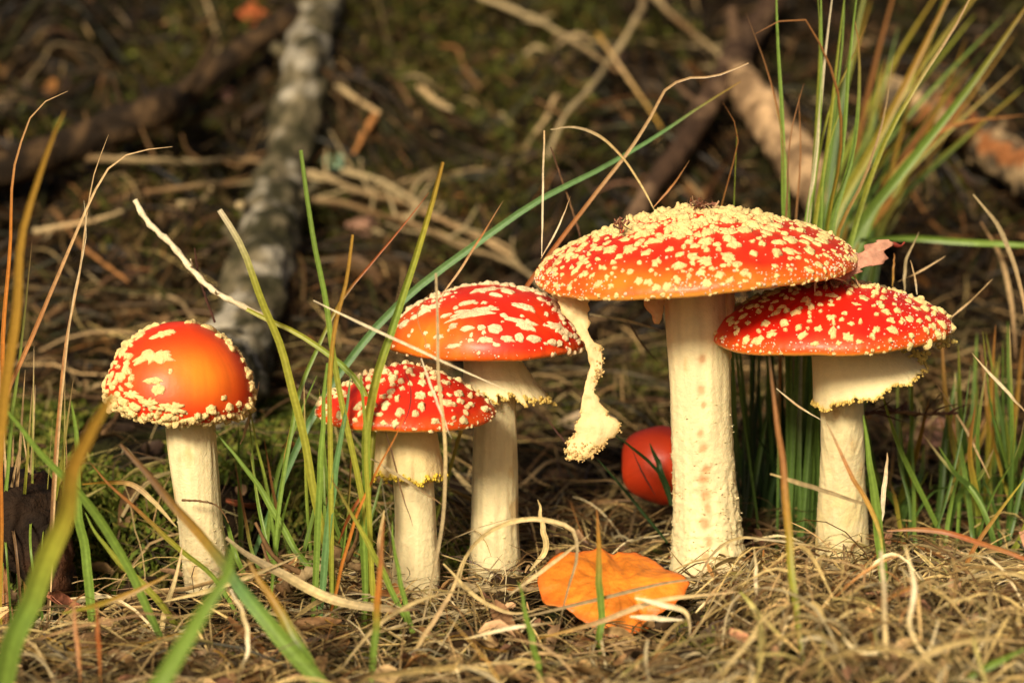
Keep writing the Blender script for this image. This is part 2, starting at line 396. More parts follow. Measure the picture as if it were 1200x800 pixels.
def stem(parent, pts, scaly=.04, pits=(), seed=0, base_col=(.78, .62, .33), flakes=0, lowtop=.5):
    """pts: (px, py, Y, width px) from the top down"""
    Q = np.array([[*at(x, y, Yv), cm(wd, Yv)/2] for x, y, Yv, wd in pts]); Q = spline(Q, 150)
    na = 110; th = np.linspace(0, 2*np.pi, na, endpoint=False)
    t = np.linspace(0, 1, len(Q))
    P = np.stack([Q[:, None, 0]+Q[:, None, 3]*np.cos(th), Q[:, None, 1]+Q[:, None, 3]*np.sin(th), Q[:, None, 2]+0*th], -1)
    D = np.stack([np.cos(th), np.sin(th), 0*th], -1)[None]
    low = sstep(t, lowtop-.3, lowtop+.35)[:, None]
    fi = vn(P*[1, 1, .12], 3.2, seed)*.032+vn(P*[1, 1, .06], 7.5, seed+1)*.022
    st = t*len(Q)*.45
    sc = (np.abs(vn(P*[1, 1, 1.5], 2.3, seed+2))*1.4+.6*vn(P*[1, 1, 1.8], 5.5, seed+3)+.5*vn(P*[1, 1, 1.8], 11, seed+9))*scaly*low
    P = P+D*(fi+sc+.05*vn(P, .35, seed+4))[..., None]
    col = np.tile(C_STEM, (len(Q), na, 1))*(1+.10*fbm(P*[1, 1, .10], 3.0, seed+5, 3))[..., None]*(1-.30*sstep(fbm(P*[1, 1, .5], 1.1, seed+15, 4), .45, 1.0)[..., None]*np.array([.5, .9, 1.3]))
    lw = (low*.6)[..., None]*np.clip(.5+fbm(P, 1.2, seed+6, 3), 0, 1)[..., None]; col = col*(1-lw*.7)+np.array(base_col)*lw*.7
    so_ = (sstep(t, .80, .93)[:, None]*np.clip(.2+fbm(P, 1.6, seed+7, 3), 0, 1))[..., None]*.75; col = col*(1-so_)+np.array([.30, .19, .09])*so_
    for px, py, rad, dep in pits:
        k = np.argmin(abs(proj(Q[:, :3])[1]-py)); zc = Q[k, 2]; xc = at(px, py, Q[k, 1]-Q[k, 3])[0]
        d = np.sqrt(((P[..., 0]-xc)/(rad*.8))**2+((P[..., 2]-zc)/rad)**2+np.where(P[..., 1] > Q[k, 1], 9, 0))
        e = np.exp(-d**2*1.1)*(1+.5*vn(P, 6, seed+8)); P = P-D*(dep*e)[..., None]
        mm = np.clip(e*1.3, 0, .85)[..., None]; col = col*(1-mm)+np.array([.58, .30, .13])*mm
    o = mesh_obj('stem', P.reshape(-1, 3), grid(len(Q), na)[:, ::-1], M_stem, parent, origin=parent['o_cm'], col=col.reshape(-1, 3))
    if flakes:
        g = np.random.default_rng(seed+99); i = g.integers(int(len(Q)*(lowtop-.2)), len(Q)-6, flakes); i = np.maximum(i, g.integers(int(len(Q)*(lowtop-.2)), len(Q)-6, flakes)); j = g.integers(0, na, flakes)
        b = P[i, j]; d = D[0][j]; up = np.array([0, 0, 1.0]); L = g.uniform(.04, .12, flakes)[:, None]
        dirn = nrm(d*g.uniform(.5, 1.2, (flakes, 1))+up*g.uniform(-1.0, .3, (flakes, 1)))
        C = np.stack([b-d*.03, b+dirn*L*.5, b+dirn*L+up*L*.25], 1)
        W = np.stack([L[:, 0]*1.3, L[:, 0]*1.0, L[:, 0]*.25], 1)
        cc = np.tile(C_STEM*.97, (flakes, 3, 1))
        v, f, c2 = ribbons(C, W, g.normal(0, .3, (flakes, 1))*np.ones((1, 3)), cc, ref=(0, 0, 1), fold=.2)
        tag(mesh_obj('stem_scales', v, f, M_stem, parent, origin=parent['o_cm'], col=c2), kind='stuff')
    return Q
def skirt(parent, top, bot, Y, seed=0, jag=.14, yel=(.74, .50, .13), tear=None, flare=1.3, col=(.87, .69, .38), edge=.075, nedge=260):
    """top, bot: (centre px, py, radius px, tilt deg up to the right)"""
    na = 240; nt_ = 26; th = np.linspace(0, 2*np.pi, na, endpoint=False); t = np.linspace(0, 1, nt_)
    def ring(q):
        c0 = at(q[0], q[1], Y); r = cm(q[2], Y); a = math.radians(q[3])
        return np.stack([c0[0]+r*np.cos(th)*math.cos(a), c0[1]+r*np.sin(th), c0[2]+r*np.cos(th)*math.sin(a)], -1)
    A, B = ring(top), ring(bot)
    e = np.stack([np.cos(th)*2, np.sin(th)*2, 0*th+seed], -1)
    ln = 1+jag*(vn(e, 3.0, seed)+.8*vn(e, 7.0, seed+1))*(1 if tear is None else tear(th))
    Pm = []
    for tt in t:
        u = tt*ln[:, None]; f = u**flare
        P = A*(1-u)+B*u; ctr = (A.mean(0)*(1-u)+B.mean(0)*u)
        hor = (A-A.mean(0))*(1-f)+(B-B.mean(0))*f
        Pm.append(ctr+hor)
    P = np.array(Pm); D = nrm((P-P.mean(1, keepdims=True))*[1, 1, .0])
    Pn = np.stack([np.cos(th)*8, np.sin(th)*8, 0*th], -1)[None]+P*.3
    P = P+D*(.05*vn(Pn, .8, seed+3)+.008*vn(Pn, 4, seed+4))[..., None]*t[:, None, None]
    Pi = P-D*.07
    inner = Pi[::-1]; allP = np.concatenate([P, inner]); col0 = np.tile(np.array(col), (2*nt_, na, 1))
    tt2 = np.concatenate([t, t[::-1]])[:, None, None]; m = sstep(tt2*1.0, .90, 1.0)*.85; col0 = col0*(1-m)+np.array(yel)*m
    ob = mesh_obj('ring', allP.reshape(-1, 3), grid(2*nt_, na)[:, ::-1], M_stem, parent, origin=parent['o_cm'], col=col0.reshape(-1, 3))
    g = np.random.default_rng(seed); k = g.integers(0, na, nedge)
    pts = P[-1][k]-[0, 0, 0]+g.normal(0, .05, (nedge, 3))
    blobs(pts, g.uniform(edge*.5, edge*1.15, nedge), 'ring_edge_crumbs', ob, yel, M_wart, seed)
    return ob
RED = (.70, .028, .006); DRED = (.60, .018, .006); ORG = (.88, .20, .012)
CREAM = (.86, .62, .26); PINK = (.90, .66, .38)
def base_of(px, py, Y):
    p = at(px, py, Y); return np.array([p[0], Y, float(H(p[0], Y))])

# --- the big mushroom
mb = empty('fly_agaric', base_of(828, 690, 0), 'tallest fly agaric with a wide flat red cap on the thickest cream stem', 'mushroom', 'fly agarics')
cb = Cap(at(816, 315, 0), 7.5, 2.85, fwd=2.2, right=4.2, cone=.42, lip=.24, ein=.22, wav=.05, lob=.008, seed=3)
def mixb(u, ph, P):
    f = sstep(u, .78, .97)*.5; x, y = proj(P)
    return np.clip(f+.6*np.exp(-((x-735)/65)**2-((y-326)/15)**2)+.18*vn(P, .6, 4)*u+.35*np.exp(-((x-860)/60)**2-((y-325)/12)**2), 0, 1)  # orange spots at the front put the light's glow into the skin colour
capb = cap_mesh(cb, mb, RED, ORG, mixb); gills(cb, mb, 1.2, 130)
def fb(u, ph, P, g):
    x, y = proj(P)
    if P[1] > cb.C[1]+1.6: return None
    if u < .45: return g.uniform(.26, .46), g.uniform(.14, .24)
    if u < .80: return (g.choice([.13, .20, .27, .34]), g.uniform(.08, .14)) if g.random() < .75 else None
    if u < .93: return g.choice([.09, .13, .17, .21]), g.uniform(.05, .09)
    return (g.uniform(.07, .13), .05) if g.random() < .6 else None
scatter_warts(cb, capb, fb, 9000, CREAM, limit=298, over=1.0)
crumbs(cb, capb, 500, lambda u, p, P: (P[:, 1] > cb.C[1]+1.5)*(u < .9), CREAM, .14, .26, seed=4, hf=.6)
crumbs(cb, capb, 2600, lambda u, p, P: np.where(u > .80, .55*sstep(u, .8, .93)*(.35+.65*(vn(P, .8, 3) > -.1)), .05)*(u < .972), (.88, .60, .42), .025, .06)
crumbs(cb, capb, 800, lambda u, p, P: (u < .5)*1.0, CREAM, .06, .15, seed=2)
stem(mb, [(815, 325, 0, 74), (815, 350, 0, 72), (819, 420, 0, 72), (822, 500, 0, 71), (826, 570, 0, 74), (829, 630, 0, 82), (832, 685, 0, 94), (833, 740, 0, 78)], .10, flakes=900, seed=5,
     pits=[(822, 452, .22, .03), (825, 470, .16, .03), (821, 503, .2, .04), (824, 518, .28, .05), (828, 543, .24, .09), (825, 556, .3, .06), (827, 574, .3, .14), (830, 590, .22, .07), (826, 604, .28, .09), (831, 628, .2, .07), (827, 643, .24, .06), (832, 658, .15, .05), (823, 415, .2, .02)])
def sheet(name, parent, rows, Yf, thick, col, m, bulge=.35, seed=0, nx=14, edgecol=None, tat=.06):
    """a hanging flap: rows (py, xl, xr), curved across, closed with thickness"""
    R_ = spline(np.array([[r[1], r[2], r[0]] for r in rows], float), 60)
    u = np.linspace(0, 1, nx)
    P = np.zeros((60, nx, 3))
    for i, (xl, xr, py) in enumerate(R_):
        for j, uu in enumerate(u):
            Yv = Yf(py); wd = cm(xr-xl, Yv); P[i, j] = at(xl+(xr-xl)*uu, py, Yv); P[i, j, 1] -= bulge*math.sin(math.pi*uu)*wd
    P = P+np.array([.6, 1, .3])*((.07 if tat < .1 else .14)*fbm(P, 1.8, seed, 3))[..., None]
    jg = tat*vn(P, 4.5, seed+4); P[:, 0, 0] -= jg[:, 0]; P[:, -1, 0] += jg[:, -1]
    Bk = P+np.array([0, thick, 0]); Bk[:, 0] = P[:, 0]+[0, thick*.5, 0]; Bk[:, -1] = P[:, -1]+[0, thick*.5, 0]
    ringv = np.concatenate([P, Bk[:, ::-1]], 1); n = ringv.shape[1]
    V = ringv.reshape(-1, 3); F = grid(60, n)
    cc = np.tile(np.array(col), (60, n, 1))
    if edgecol is not None:
        ed = np.abs(np.concatenate([u, u[::-1]])*2-1)[None, :, None]**6*.7; ed = np.maximum(ed, sstep(np.linspace(0, 1, 60), .9, 1)[:, None, None]*.8); cc = cc*(1-ed)+np.array(edgecol)*ed
    # close the two ends
    top = np.arange(n); bot = (59*n+np.arange(n)); hn = n//2
    Fe = [[top[i], top[i+1], top[n-2-i], top[n-1-i]] for i in range(hn-1)]+[[bot[i+1], bot[i], bot[n-1-i], bot[n-2-i]] for i in range(hn-1)]
    ob = mesh_obj(name, V, [F, np.array(Fe)], m, parent, origin=parent['o_cm'], col=cc.reshape(-1, 3))
    return ob, P
veil, VP = sheet('torn_veil', mb, [(336, 642, 692), (352, 650, 690), (368, 660, 689), (385, 671, 692), (400, 684, 696), (410, 689, 703), (424, 690, 708), (438, 687, 706), (448, 686, 698), (457, 684, 697), (470, 680, 704), (485, 679, 714), (496, 677, 730), (505, 674, 726), (515, 669, 714), (524, 663, 704), (531, 664, 697), (537, 668, 687)],
                 lambda py: -2.3-(py-340)*.004, .10, (.80, .58, .29), M_stem, seed=41, edgecol=(.76, .52, .18), bulge=.10, tat=.22)
g_ = np.random.default_rng(4)
ii = np.concatenate([g_.integers(52, 60, 150), g_.integers(20, 33, 70), g_.integers(40, 60, 90)]); jj = np.concatenate([g_.integers(0, 14, 150), g_.integers(7, 14, 70), g_.choice([0, 13], 90)])
blobs(VP[ii, jj]+g_.normal(0, .05, (310, 3)), g_.uniform(.02, .06, 310), 'veil_crumbs', veil, (.72, .48, .19), seed=5)
veil['label'] = 'torn pale veil strip hanging from the left rim'
fl, FP = sheet('ring_remnant', mb, [(340, 752, 780), (352, 754, 779), (362, 757, 778), (370, 763, 777), (379, 765, 773)], lambda py: -1.2, .08, (.80, .50, .26), M_stem, seed=47, nx=8, edgecol=(.70, .40, .15))
fl2, _ = sheet('ring_remnant', mb, [(338, 846, 862), (360, 848, 862), (385, 850, 860), (405, 851, 858), (422, 852, 856)], lambda py: -.4, .08, (.72, .42, .2), M_stem, seed=48, nx=8)

# --- the one on the right, under the big rim
mr_ = empty('fly_agaric', base_of(987, 660, 3), 'right-hand fly agaric tucked under the biggest cap, with a slanting torn ring', 'mushroom', 'fly agarics')
cr = Cap(at(972, 388, -.5), cm(139, -.5), 2.4, fwd=2.5, right=3.0, cone=.35, lip=.24, ein=.22, wav=.05, lob=.008, seed=9)
def mixr(u, ph, P): return np.clip(sstep(u, .8, .98)*.5+.1*vn(P, .6, 4), 0, 1)
capr = cap_mesh(cr, mr_, (.68, .015, .005), ORG, mixr); gills(cr, mr_, 1.1, 100)
def fr_(u, ph, P, g):
    x, y = proj(P)
    if x > 1060 and u > .6: return g.uniform(.12, .24), g.uniform(.08, .16)
    if u < .9: return g.choice([.11, .14, .17, .21, .27]), g.uniform(.07, .13)
    return (g.uniform(.06, .10), .05) if g.random() < .5 else None
scatter_warts(cr, capr, fr_, 5000, CREAM, limit=290, over=1.12)
crumbs(cr, capr, 1300, lambda u, p, P: np.where(u > .88, .6, np.where(proj(P)[0] > 1050, .35, .05))*(u < .955), (.88, .60, .42), .02, .055)
stem(mr_, [(985, 395, -.4, 52), (986, 430, -.1, 52), (987, 500, .8, 51), (987, 560, 1.8, 54), (987, 610, 2.5, 60), (988, 660, 3, 66), (988, 705, 3, 60)], .02, seed=15, base_col=(.72, .55, .16))
skirt(mr_, (1001, 404, 51, 2), (1019, 451, 70, 21), -.2, seed=17, jag=.10, flare=1.1)

g_ = np.random.default_rng(8); q_ = np.array([at(1098+x_, 397+y_, -1.0) for x_, y_ in zip(g_.normal(0, 9, 60), g_.normal(0, 4, 60))])
blobs(np.concatenate([q_, np.array([at(x_, 416+(1080-x_)*.12+y_, -1.2) for x_, y_ in zip(g_.uniform(1052, 1088, 60), g_.normal(0, 5, 60))])]), g_.uniform(.05, .13, 120), 'ring_crumbs', mr_, (.78, .56, .16), seed=9)
# --- dome on the left
ml = empty('fly_agaric', base_of(238, 655, -1), 'leftmost fly agaric with a rounded dome cap fringed with cream crumbs', 'mushroom', 'fly agarics')
cl = Cap(at(210, 460, -1), cm(87, -1), 3.35, fwd=3, right=-5, cone=.10, lip=.85, ein=.6, wav=.03, lob=.006, seed=21)
def mixl(u, ph, P):
    x, y = proj(P); return np.clip(.85*np.exp(-((x-234)/38)**2-((y-440)/34)**2)+.18*np.exp(-((x-185)/40)**2-((y-430)/36)**2)+.1*vn(P, .7, 3), 0, 1)  # orange core is the dome's lit highlight painted into the skin colour
capl = cap_mesh(cl, ml, (.74, .035, .006), (.92, .27, .015), mixl, strip=.0); gills(cl, ml, 1.1, 90)
tk = []
def hand(c, capo, lst, col, tk):
    for px, py, wx, hy, hg in lst:
        s0, p0 = c.find(px, py); P = c.pt(np.array([s0]), np.array([p0]))[0]
        size = cm(math.sqrt(wx*hy)/2, 0); asp = math.sqrt(max(hy, 1)/wx)
        # find the picture direction of the meridian to turn the patch
        P2 = c.pt(np.array([min(s0+.1, c.L)]), np.array([p0]))[0]; x1, y1 = proj(P); x2, y2 = proj(P2)
        a = math.atan2(x2-x1, y2-y1)
        add_wart(c, capo, s0, p0, size*1.04, hg, col, asp=asp, rot=-a, na=34 if size > .3 else 16, nr=10 if size > .3 else 6, jag=.42 if size > .3 else .25, lump=.8)
        tk.append((*P, size))
hand(cl, capl, [(180, 417, 40, 20, .12), (193, 391, 28, 15, .10), (178, 381, 24, 14, .14), (165, 394, 12, 16, .12), (146, 410, 14, 22, .12), (147, 430, 12, 20, .12), (142, 443, 14, 12, .12), (179, 446, 24, 9, .1), (186, 456, 16, 12, .1),
                (154, 462, 24, 10, .12), (228, 374, 36, 9, .14), (250, 379, 28, 8, .14), (265, 390, 22, 8, .12), (285, 415, 6, 14, .1), (131, 440, 10, 12, .12), (132, 452, 12, 12, .14), (200, 434, 6, 6, .06), (262, 466, 9, 6, .06), (158, 476, 16, 9, .16), (176, 474, 18, 14, .16), (167, 470, 9, 7, .12), (137, 464, 12, 12, .14), (149, 478, 12, 10, .16), (202, 478, 24, 15, .14), (296, 452, 5, 16, .1)], CREAM, tk)
def fl_(u, ph, P, g):
    x, y = proj(P)
    if u > .80: return g.uniform(.13, .24), g.uniform(.13, .22)
    back = P[1] > cl.C[1]-.3
    if back and u > .2: return g.choice([.15, .25, .35]), g.uniform(.1, .16)
    if x < 160 and g.random() < .5: return g.uniform(.10, .2), .13
    return None
scatter_warts(cl, capl, fl_, 4000, CREAM, limit=230, taken=tk, over=.72)
crumbs(cl, capl, 700, lambda u, p, P: (u > .84)*1.0, CREAM, .05, .12)
stem(ml, [(222, 478, -1, 58), (223, 500, -1, 58), (229, 560, -1, 55), (235, 610, -1, 54), (240, 650, -1, 56), (242, 690, -1, 50)], .045, seed=25, flakes=250, lowtop=.7)

# --- small conical one, second from the left
m2 = empty('fly_agaric', base_of(488, 680, -3), 'smallest standing fly agaric, low red cap crossed by green grass blades', 'mushroom', 'fly agarics')
c2 = Cap(at(475, 482, -3), cm(106, -3), 2.25, fwd=2, right=-1.2, cone=.62, lip=.2, ein=.2, wav=.04, lob=.008, seed=31)
cap2 = cap_mesh(c2, m2, (.68, .02, .006), ORG, lambda u, ph, P: np.clip(sstep(u, .75, .98)*.35+.1*vn(P, .7, 4), 0, 1)); gills(c2, m2, 1.0, 90)
def f2(u, ph, P, g):
    if u < .9: return g.choice([.11, .14, .18, .24]), g.uniform(.09, .17)
    return (g.uniform(.06, .10), .06)
scatter_warts(c2, cap2, f2, 4000, (.88, .66, .32), limit=210, over=1.12)
crumbs(c2, cap2, 500, lambda u, p, P: np.where(u > .88, .6, .06)*(u < .95), (.86, .58, .36), .02, .05)
stem(m2, [(477, 492, -3, 56), (479, 530, -3, 50), (484, 570, -3, 49), (487, 620, -3, 50), (488, 680, -3, 58), (488, 715, -3, 50)], .02, seed=35)
skirt(m2, (476, 494, 35, 0), (479, 556, 43, -2), -3, seed=37, jag=.09, flare=1.2, yel=(.80, .56, .06), nedge=240, col=(.84, .62, .30))

# --- domed one in the middle
m3 = empty('fly_agaric', base_of(580, 680, 2), 'middle fly agaric with pinkish cream patches on its domed cap, behind the smallest one', 'mushroom', 'fly agarics')
c3 = Cap(at(572, 399, 2), cm(117, 2), 2.68, fwd=2.5, right=1.0, cone=.14, lip=.24, ein=.3, wav=.05, lob=.01, seed=41)
def mix3(u, ph, P):
    x, y = proj(P); return np.clip(.9*np.exp(-((x-505)/45)**2-((y-395)/28)**2)+sstep(u, .85, .98)*.4+.12*vn(P, .6, 4), 0, 1)  # orange at the front left is the light's glow painted on the cap
cap3 = cap_mesh(c3, m3, (.72, .022, .006), (.90, .24, .015), mix3); gills(c3, m3, 1.0, 95)
tk = []
hand(c3, cap3, [(555, 366, 55, 15, .09), (548, 355, 20, 9, .09), (566, 340, 30, 12, .10), (545, 335, 24, 7, .12), (595, 342, 18, 12, .1), (613, 340, 16, 9, .1), (582, 346, 15, 8, .09), (612, 360, 26, 11, .1), (615, 380, 28, 14, .1), (600, 374, 18, 7, .08),
                (582, 385, 16, 14, .09), (548, 385, 18, 8, .09), (532, 382, 10, 8, .09), (563, 384, 9, 8, .09), (570, 398, 18, 8, .08), (593, 397, 16, 9, .09), (608, 395, 10, 12, .09), (625, 398, 20, 9, .1), (523, 370, 14, 6, .08), (500, 363, 26, 15, .14), (487, 372, 12, 9, .12), (474, 380, 16, 12, .14),
                (520, 347, 20, 7, .12), (635, 352, 12, 8, .1), (655, 386, 30, 14, .12), (648, 400, 14, 9, .1), (663, 396, 10, 9, .1), (672, 378, 12, 14, .14), (657, 366, 14, 12, .12), (590, 370, 10, 6, .08), (515, 395, 12, 8, .08), (500, 405, 10, 5, .07), (530, 405, 20, 5, .06), (551, 399, 8, 5, .06), (583, 404, 9, 5, .06), (632, 345, 12, 6, .1), (660, 358, 10, 8, .1), (680, 392, 10, 12, .14), (684, 400, 10, 8, .14)], PINK, tk)
def f3_(u, ph, P, g):
    x, y = proj(P); back = P[1] > c3.C[1]+.2
    if back: return g.choice([.15, .22, .3]), g.uniform(.08, .14)
    if x > 640: return g.uniform(.10, .2), g.uniform(.08, .14)
    if u < .55: return (g.uniform(.08, .14), .07) if g.random() < .2 else None
    return (g.uniform(.06, .12), .06) if g.random() < .12 else None
scatter_warts(c3, cap3, f3_, 2500, PINK, limit=200, taken=tk, over=.95)
crumbs(c3, cap3, 600, lambda u, p, P: np.where(u > .88, .5, .06)*(u < .95), (.88, .62, .42), .02, .05)
stem(m3, [(578, 410, 2, 52), (579, 450, 2, 52), (580, 500, 2, 52), (580, 560, 2, 54), (580, 620, 2, 56), (580, 680, 2, 62), (580, 720, 2, 52)], .02, seed=45, flakes=120, lowtop=.8)
skirt(m3, (574, 414, 33, 0), (592, 462, 51, -4), 2, seed=47, jag=.17, flare=1.35, nedge=320)

# --- red cap low behind the big stem
mh = empty('fly_agaric', base_of(775, 590, 9), 'smooth scarlet young cap low down, half hidden behind the thickest stem', 'mushroom', 'fly agarics')
ch = Cap(at(772, 545, 9), cm(47, 9), 2.1, fwd=62, right=-28, cone=.12, lip=.5, ein=.3, wav=.10, lob=.04, seed=51)
caph = cap_mesh(ch, mh, (.42, .022, .004), (.50, .05, .008), lambda u, ph, P: np.clip(.4+.4*vn(P, .5, 2), 0, 1), strip=0, na=120); gills(ch, mh, .7, 60)
sq = spline(np.array([ch.C+[0.2, .6, .1], ch.C+[1.0, 2.2, -.6], ch.C+[1.6, 3.4, -1.9]]), 20)
v, f, c_ = tube(sq, np.linspace(.62, .8, 20), 24, np.tile(C_STEM, (20, 1)), rough=.06, seed=4)
mesh_obj('stem', v, f, M_stem, mh, origin=mh['o_cm'], col=c_)

# --- old orange cap lying in the litter
OC = at(716, 690, -7); fo = empty('orange_mushroom', (OC[0], OC[1], float(H(OC[0], OC[1]))), 'flattened wavy orange cap lying on straw left of the thickest stem base', 'mushroom cap')
outl = np.array([(635, 680), (650, 662), (680, 657), (706, 653), (722, 658), (745, 654), (768, 662), (788, 676), (803, 688), (790, 700), (760, 712), (742, 728), (725, 731), (700, 724), (672, 712), (645, 700)], float)
oa = np.arctan2((690-outl[:, 1])*1.9, outl[:, 0]-716); orr = np.hypot((690-outl[:, 1])*1.9, outl[:, 0]-716); k = np.argsort(oa); oa, orr = oa[k], orr[k]
na = 160; th = np.linspace(-np.pi, np.pi, na, endpoint=False); ro = np.interp(th, np.r_[oa-2*np.pi, oa, oa+2*np.pi], np.r_[orr, orr, orr])
ro = ro+2.0*vn(np.stack([np.cos(th)*3, np.sin(th)*3, 0*th], -1), 3, 4)
rho = np.linspace(.04, 1, 26); A, B = np.meshgrid(rho, th, indexing='ij'); rr = A*ro[None]/25
u_, v_ = rr*np.cos(B), rr*np.sin(B)
til = math.radians(27)
hh = .45*(1-A**2)+A**2*(.10*np.sin(5*B+1)+.08*np.sin(9*B)+.14*np.sin(3*B+2))-.25*np.exp(-((u_-.8+.3*v_)/.25)**2)*(A > .2)*A+.05*fbm(np.stack([u_, v_, 0*u_], -1), 1.5, 6, 3)
Pt = np.stack([OC[0]+u_, OC[1]+v_*math.cos(til)-hh*math.sin(til), OC[2]+v_*math.sin(til)+hh*math.cos(til)], -1)
Pb = Pt-[0, 0, .09]*np.ones_like(Pt)+nrm(Pt-OC)*[-.04, -.04, 0]; allP = np.concatenate([Pt, Pb[::-1]])
cc = np.array([.84, .245, .022])*np.clip(1+.25*fbm(Pt, .8, 3, 3)-.22*np.exp(-(np.sin(B*7+2*vn(Pt, .8, 2))/.22)**2)*(A > .15)+.15*vn(Pt, 5, 1), .4, 1.3)[..., None]; ee = sstep(A, .8, 1)[..., None]; cc = cc*(1-ee*.7)+np.array([.72, .14, .02])*ee*.7
cb2 = np.tile([.70, .38, .12], (26, na, 1)); V = allP.reshape(-1, 3); n_ = len(V)
V = np.concatenate([V, Pt[0].mean(0)[None], Pb[0].mean(0)[None]]); j = np.arange(na)
colA = np.concatenate([np.concatenate([cc, cb2]).reshape(-1, 3), [[.86, .3, .03], [.7, .38, .12]]])
mesh_obj('cap', V, [grid(52, na)[:, ::-1], np.stack([np.full(na, n_), j, (j+1) % na], -1), np.stack([np.full(na, n_+1), 51*na+(j+1) % na, 51*na+j], -1)], M_old, fo, origin=fo['o_cm'], col=colA)

# ------------------------------------------------------------------ logs and branches lying on the bank
def log(name, label, cat, pts, cols, lift=.5, rough=.14, n=48, sn=150, seed=0, stubs=(), sc=.5, patch=None, up=0.0):
    """pts: (px, py, width px) traced along the log, laid on the bank"""
    Q = []
    for px, py, wd in pts:
        p = hit(px, py, 0); r = cm(wd, p[1])/2; p = hit(px, py, r*lift*2+up); Q.append([*p, r])
    Q = spline(np.array(Q), sn)
    base = Q[0, :3]; root = empty(name, (base[0], base[1], base[2]-Q[0, 3]), label, cat)
    Q[:, 3] *= 1+.10*vn(Q[:, :3], .25, seed+8)
    V, F, _ = tube(Q[:, :3], Q[:, 3], n, None, True, rough, seed, sc)
    V = V+.22*fbm(V, 1.5, seed+6, 3)[:, None]*np.array([.7, .4, 1])
    a, b = np.array(cols[0]), np.array(cols[1]); m = sstep(fbm(V, .8, seed+2, 4), -.35, .5)[:, None]; c = a*(1-m)+b*m
    if patch is not None: 
        m2 = sstep(fbm(V, .42, seed+5, 4), patch[1], patch[1]+.4)[:, None]; c = c*(1-m2)+np.array(patch[0])*m2
    mesh_obj('bark', V, F, M_bark, root, origin=root['o_cm'], col=c)
    for t, dx, dy, dz, r, L in stubs:
        q = Q[int(t*(sn-1))]; d = nrm(np.array([dx, dy, dz], float)); C = spline(np.array([q[:3], q[:3]+d*L*.6, q[:3]+d*L+[0, 0, .15*L]]), 12)
        V, F, _ = tube(C, np.linspace(r, r*.6, 12), 10, None, True, .2, seed+3, 1.2)
        mesh_obj('branch_stub', V, F, M_bark, root, origin=root['o_cm'], col=np.tile((a+b)/2, (len(V), 1)))
    return root
log('fallen_log', 'grey lichen-spotted fallen log running up the bank behind the leftmost dome cap', 'log',
    [(262, 455, 84), (285, 390, 78), (300, 330, 72), (318, 265, 64), (333, 205, 56), (345, 150, 56), (356, 95, 52), (366, 45, 50), (380, -15, 46)], ((.035, .030, .012), (.16, .125, .07)), seed=3, rough=.26, up=.5, patch=((.36, .31, .23), .22),
    stubs=[(.35, -1, 0, .6, .6, 3), (.5, 1, -.2, .5, .5, 3.5), (.78, -1, -.3, .3, .8, 3)])
log('fallen_branch', 'thick dark brown bough lying across the bank at upper left', 'branch',
    [(-60, 212, 42), (20, 192, 40), (90, 168, 36), (160, 138, 36), (230, 100, 32), (290, 55, 28), (345, 15, 26)], ((.016, .009, .004), (.075, .042, .018)), seed=5, rough=.13, lift=1.0, up=2.2,
    stubs=[(.55, .6, .4, .8, .4, 6), (.3, -.3, -.2, 1, .3, 3)])
log('fallen_branch', 'barkless tan orange log end behind the left side of the tall grass tuft', 'branch',
    [(862, 88, 36), (885, 118, 42), (915, 160, 46), (945, 205, 46), (985, 260, 44)], ((.20, .12, .06), (.52, .33, .17)), seed=7, rough=.07, lift=.9, up=1.5, stubs=[(.3, -.5, 0, 1, .3, 1.2)])
log('fallen_log', 'tan log with flaking orange bark at the right edge of the bank', 'log',
    [(1040, 110, 48), (1090, 128, 46), (1140, 160, 46), (1190, 192, 48), (1260, 235, 50)], ((.07, .05, .03), (.42, .28, .14)), seed=9, rough=.16, lift=.9, up=1.5, patch=((.30, .11, .035), .35), stubs=[(.5, .4, 0, 1, .4, 2)])
log('fallen_branch', 'crooked reddish brown bough sloping down from the top right of centre', 'branch',
    [(915, -10, 20), (880, 40, 28), (852, 85, 30), (825, 130, 26), (795, 180, 24), (760, 225, 22), (740, 262, 18)], ((.05, .026, .014), (.17, .10, .055)), seed=11, rough=.16, lift=1.0, up=1.6, sc=.9,
    stubs=[(.3, -.25, -.1, 1, .75, 3.2), (.65, -.8, 0, .5, .3, 3)])

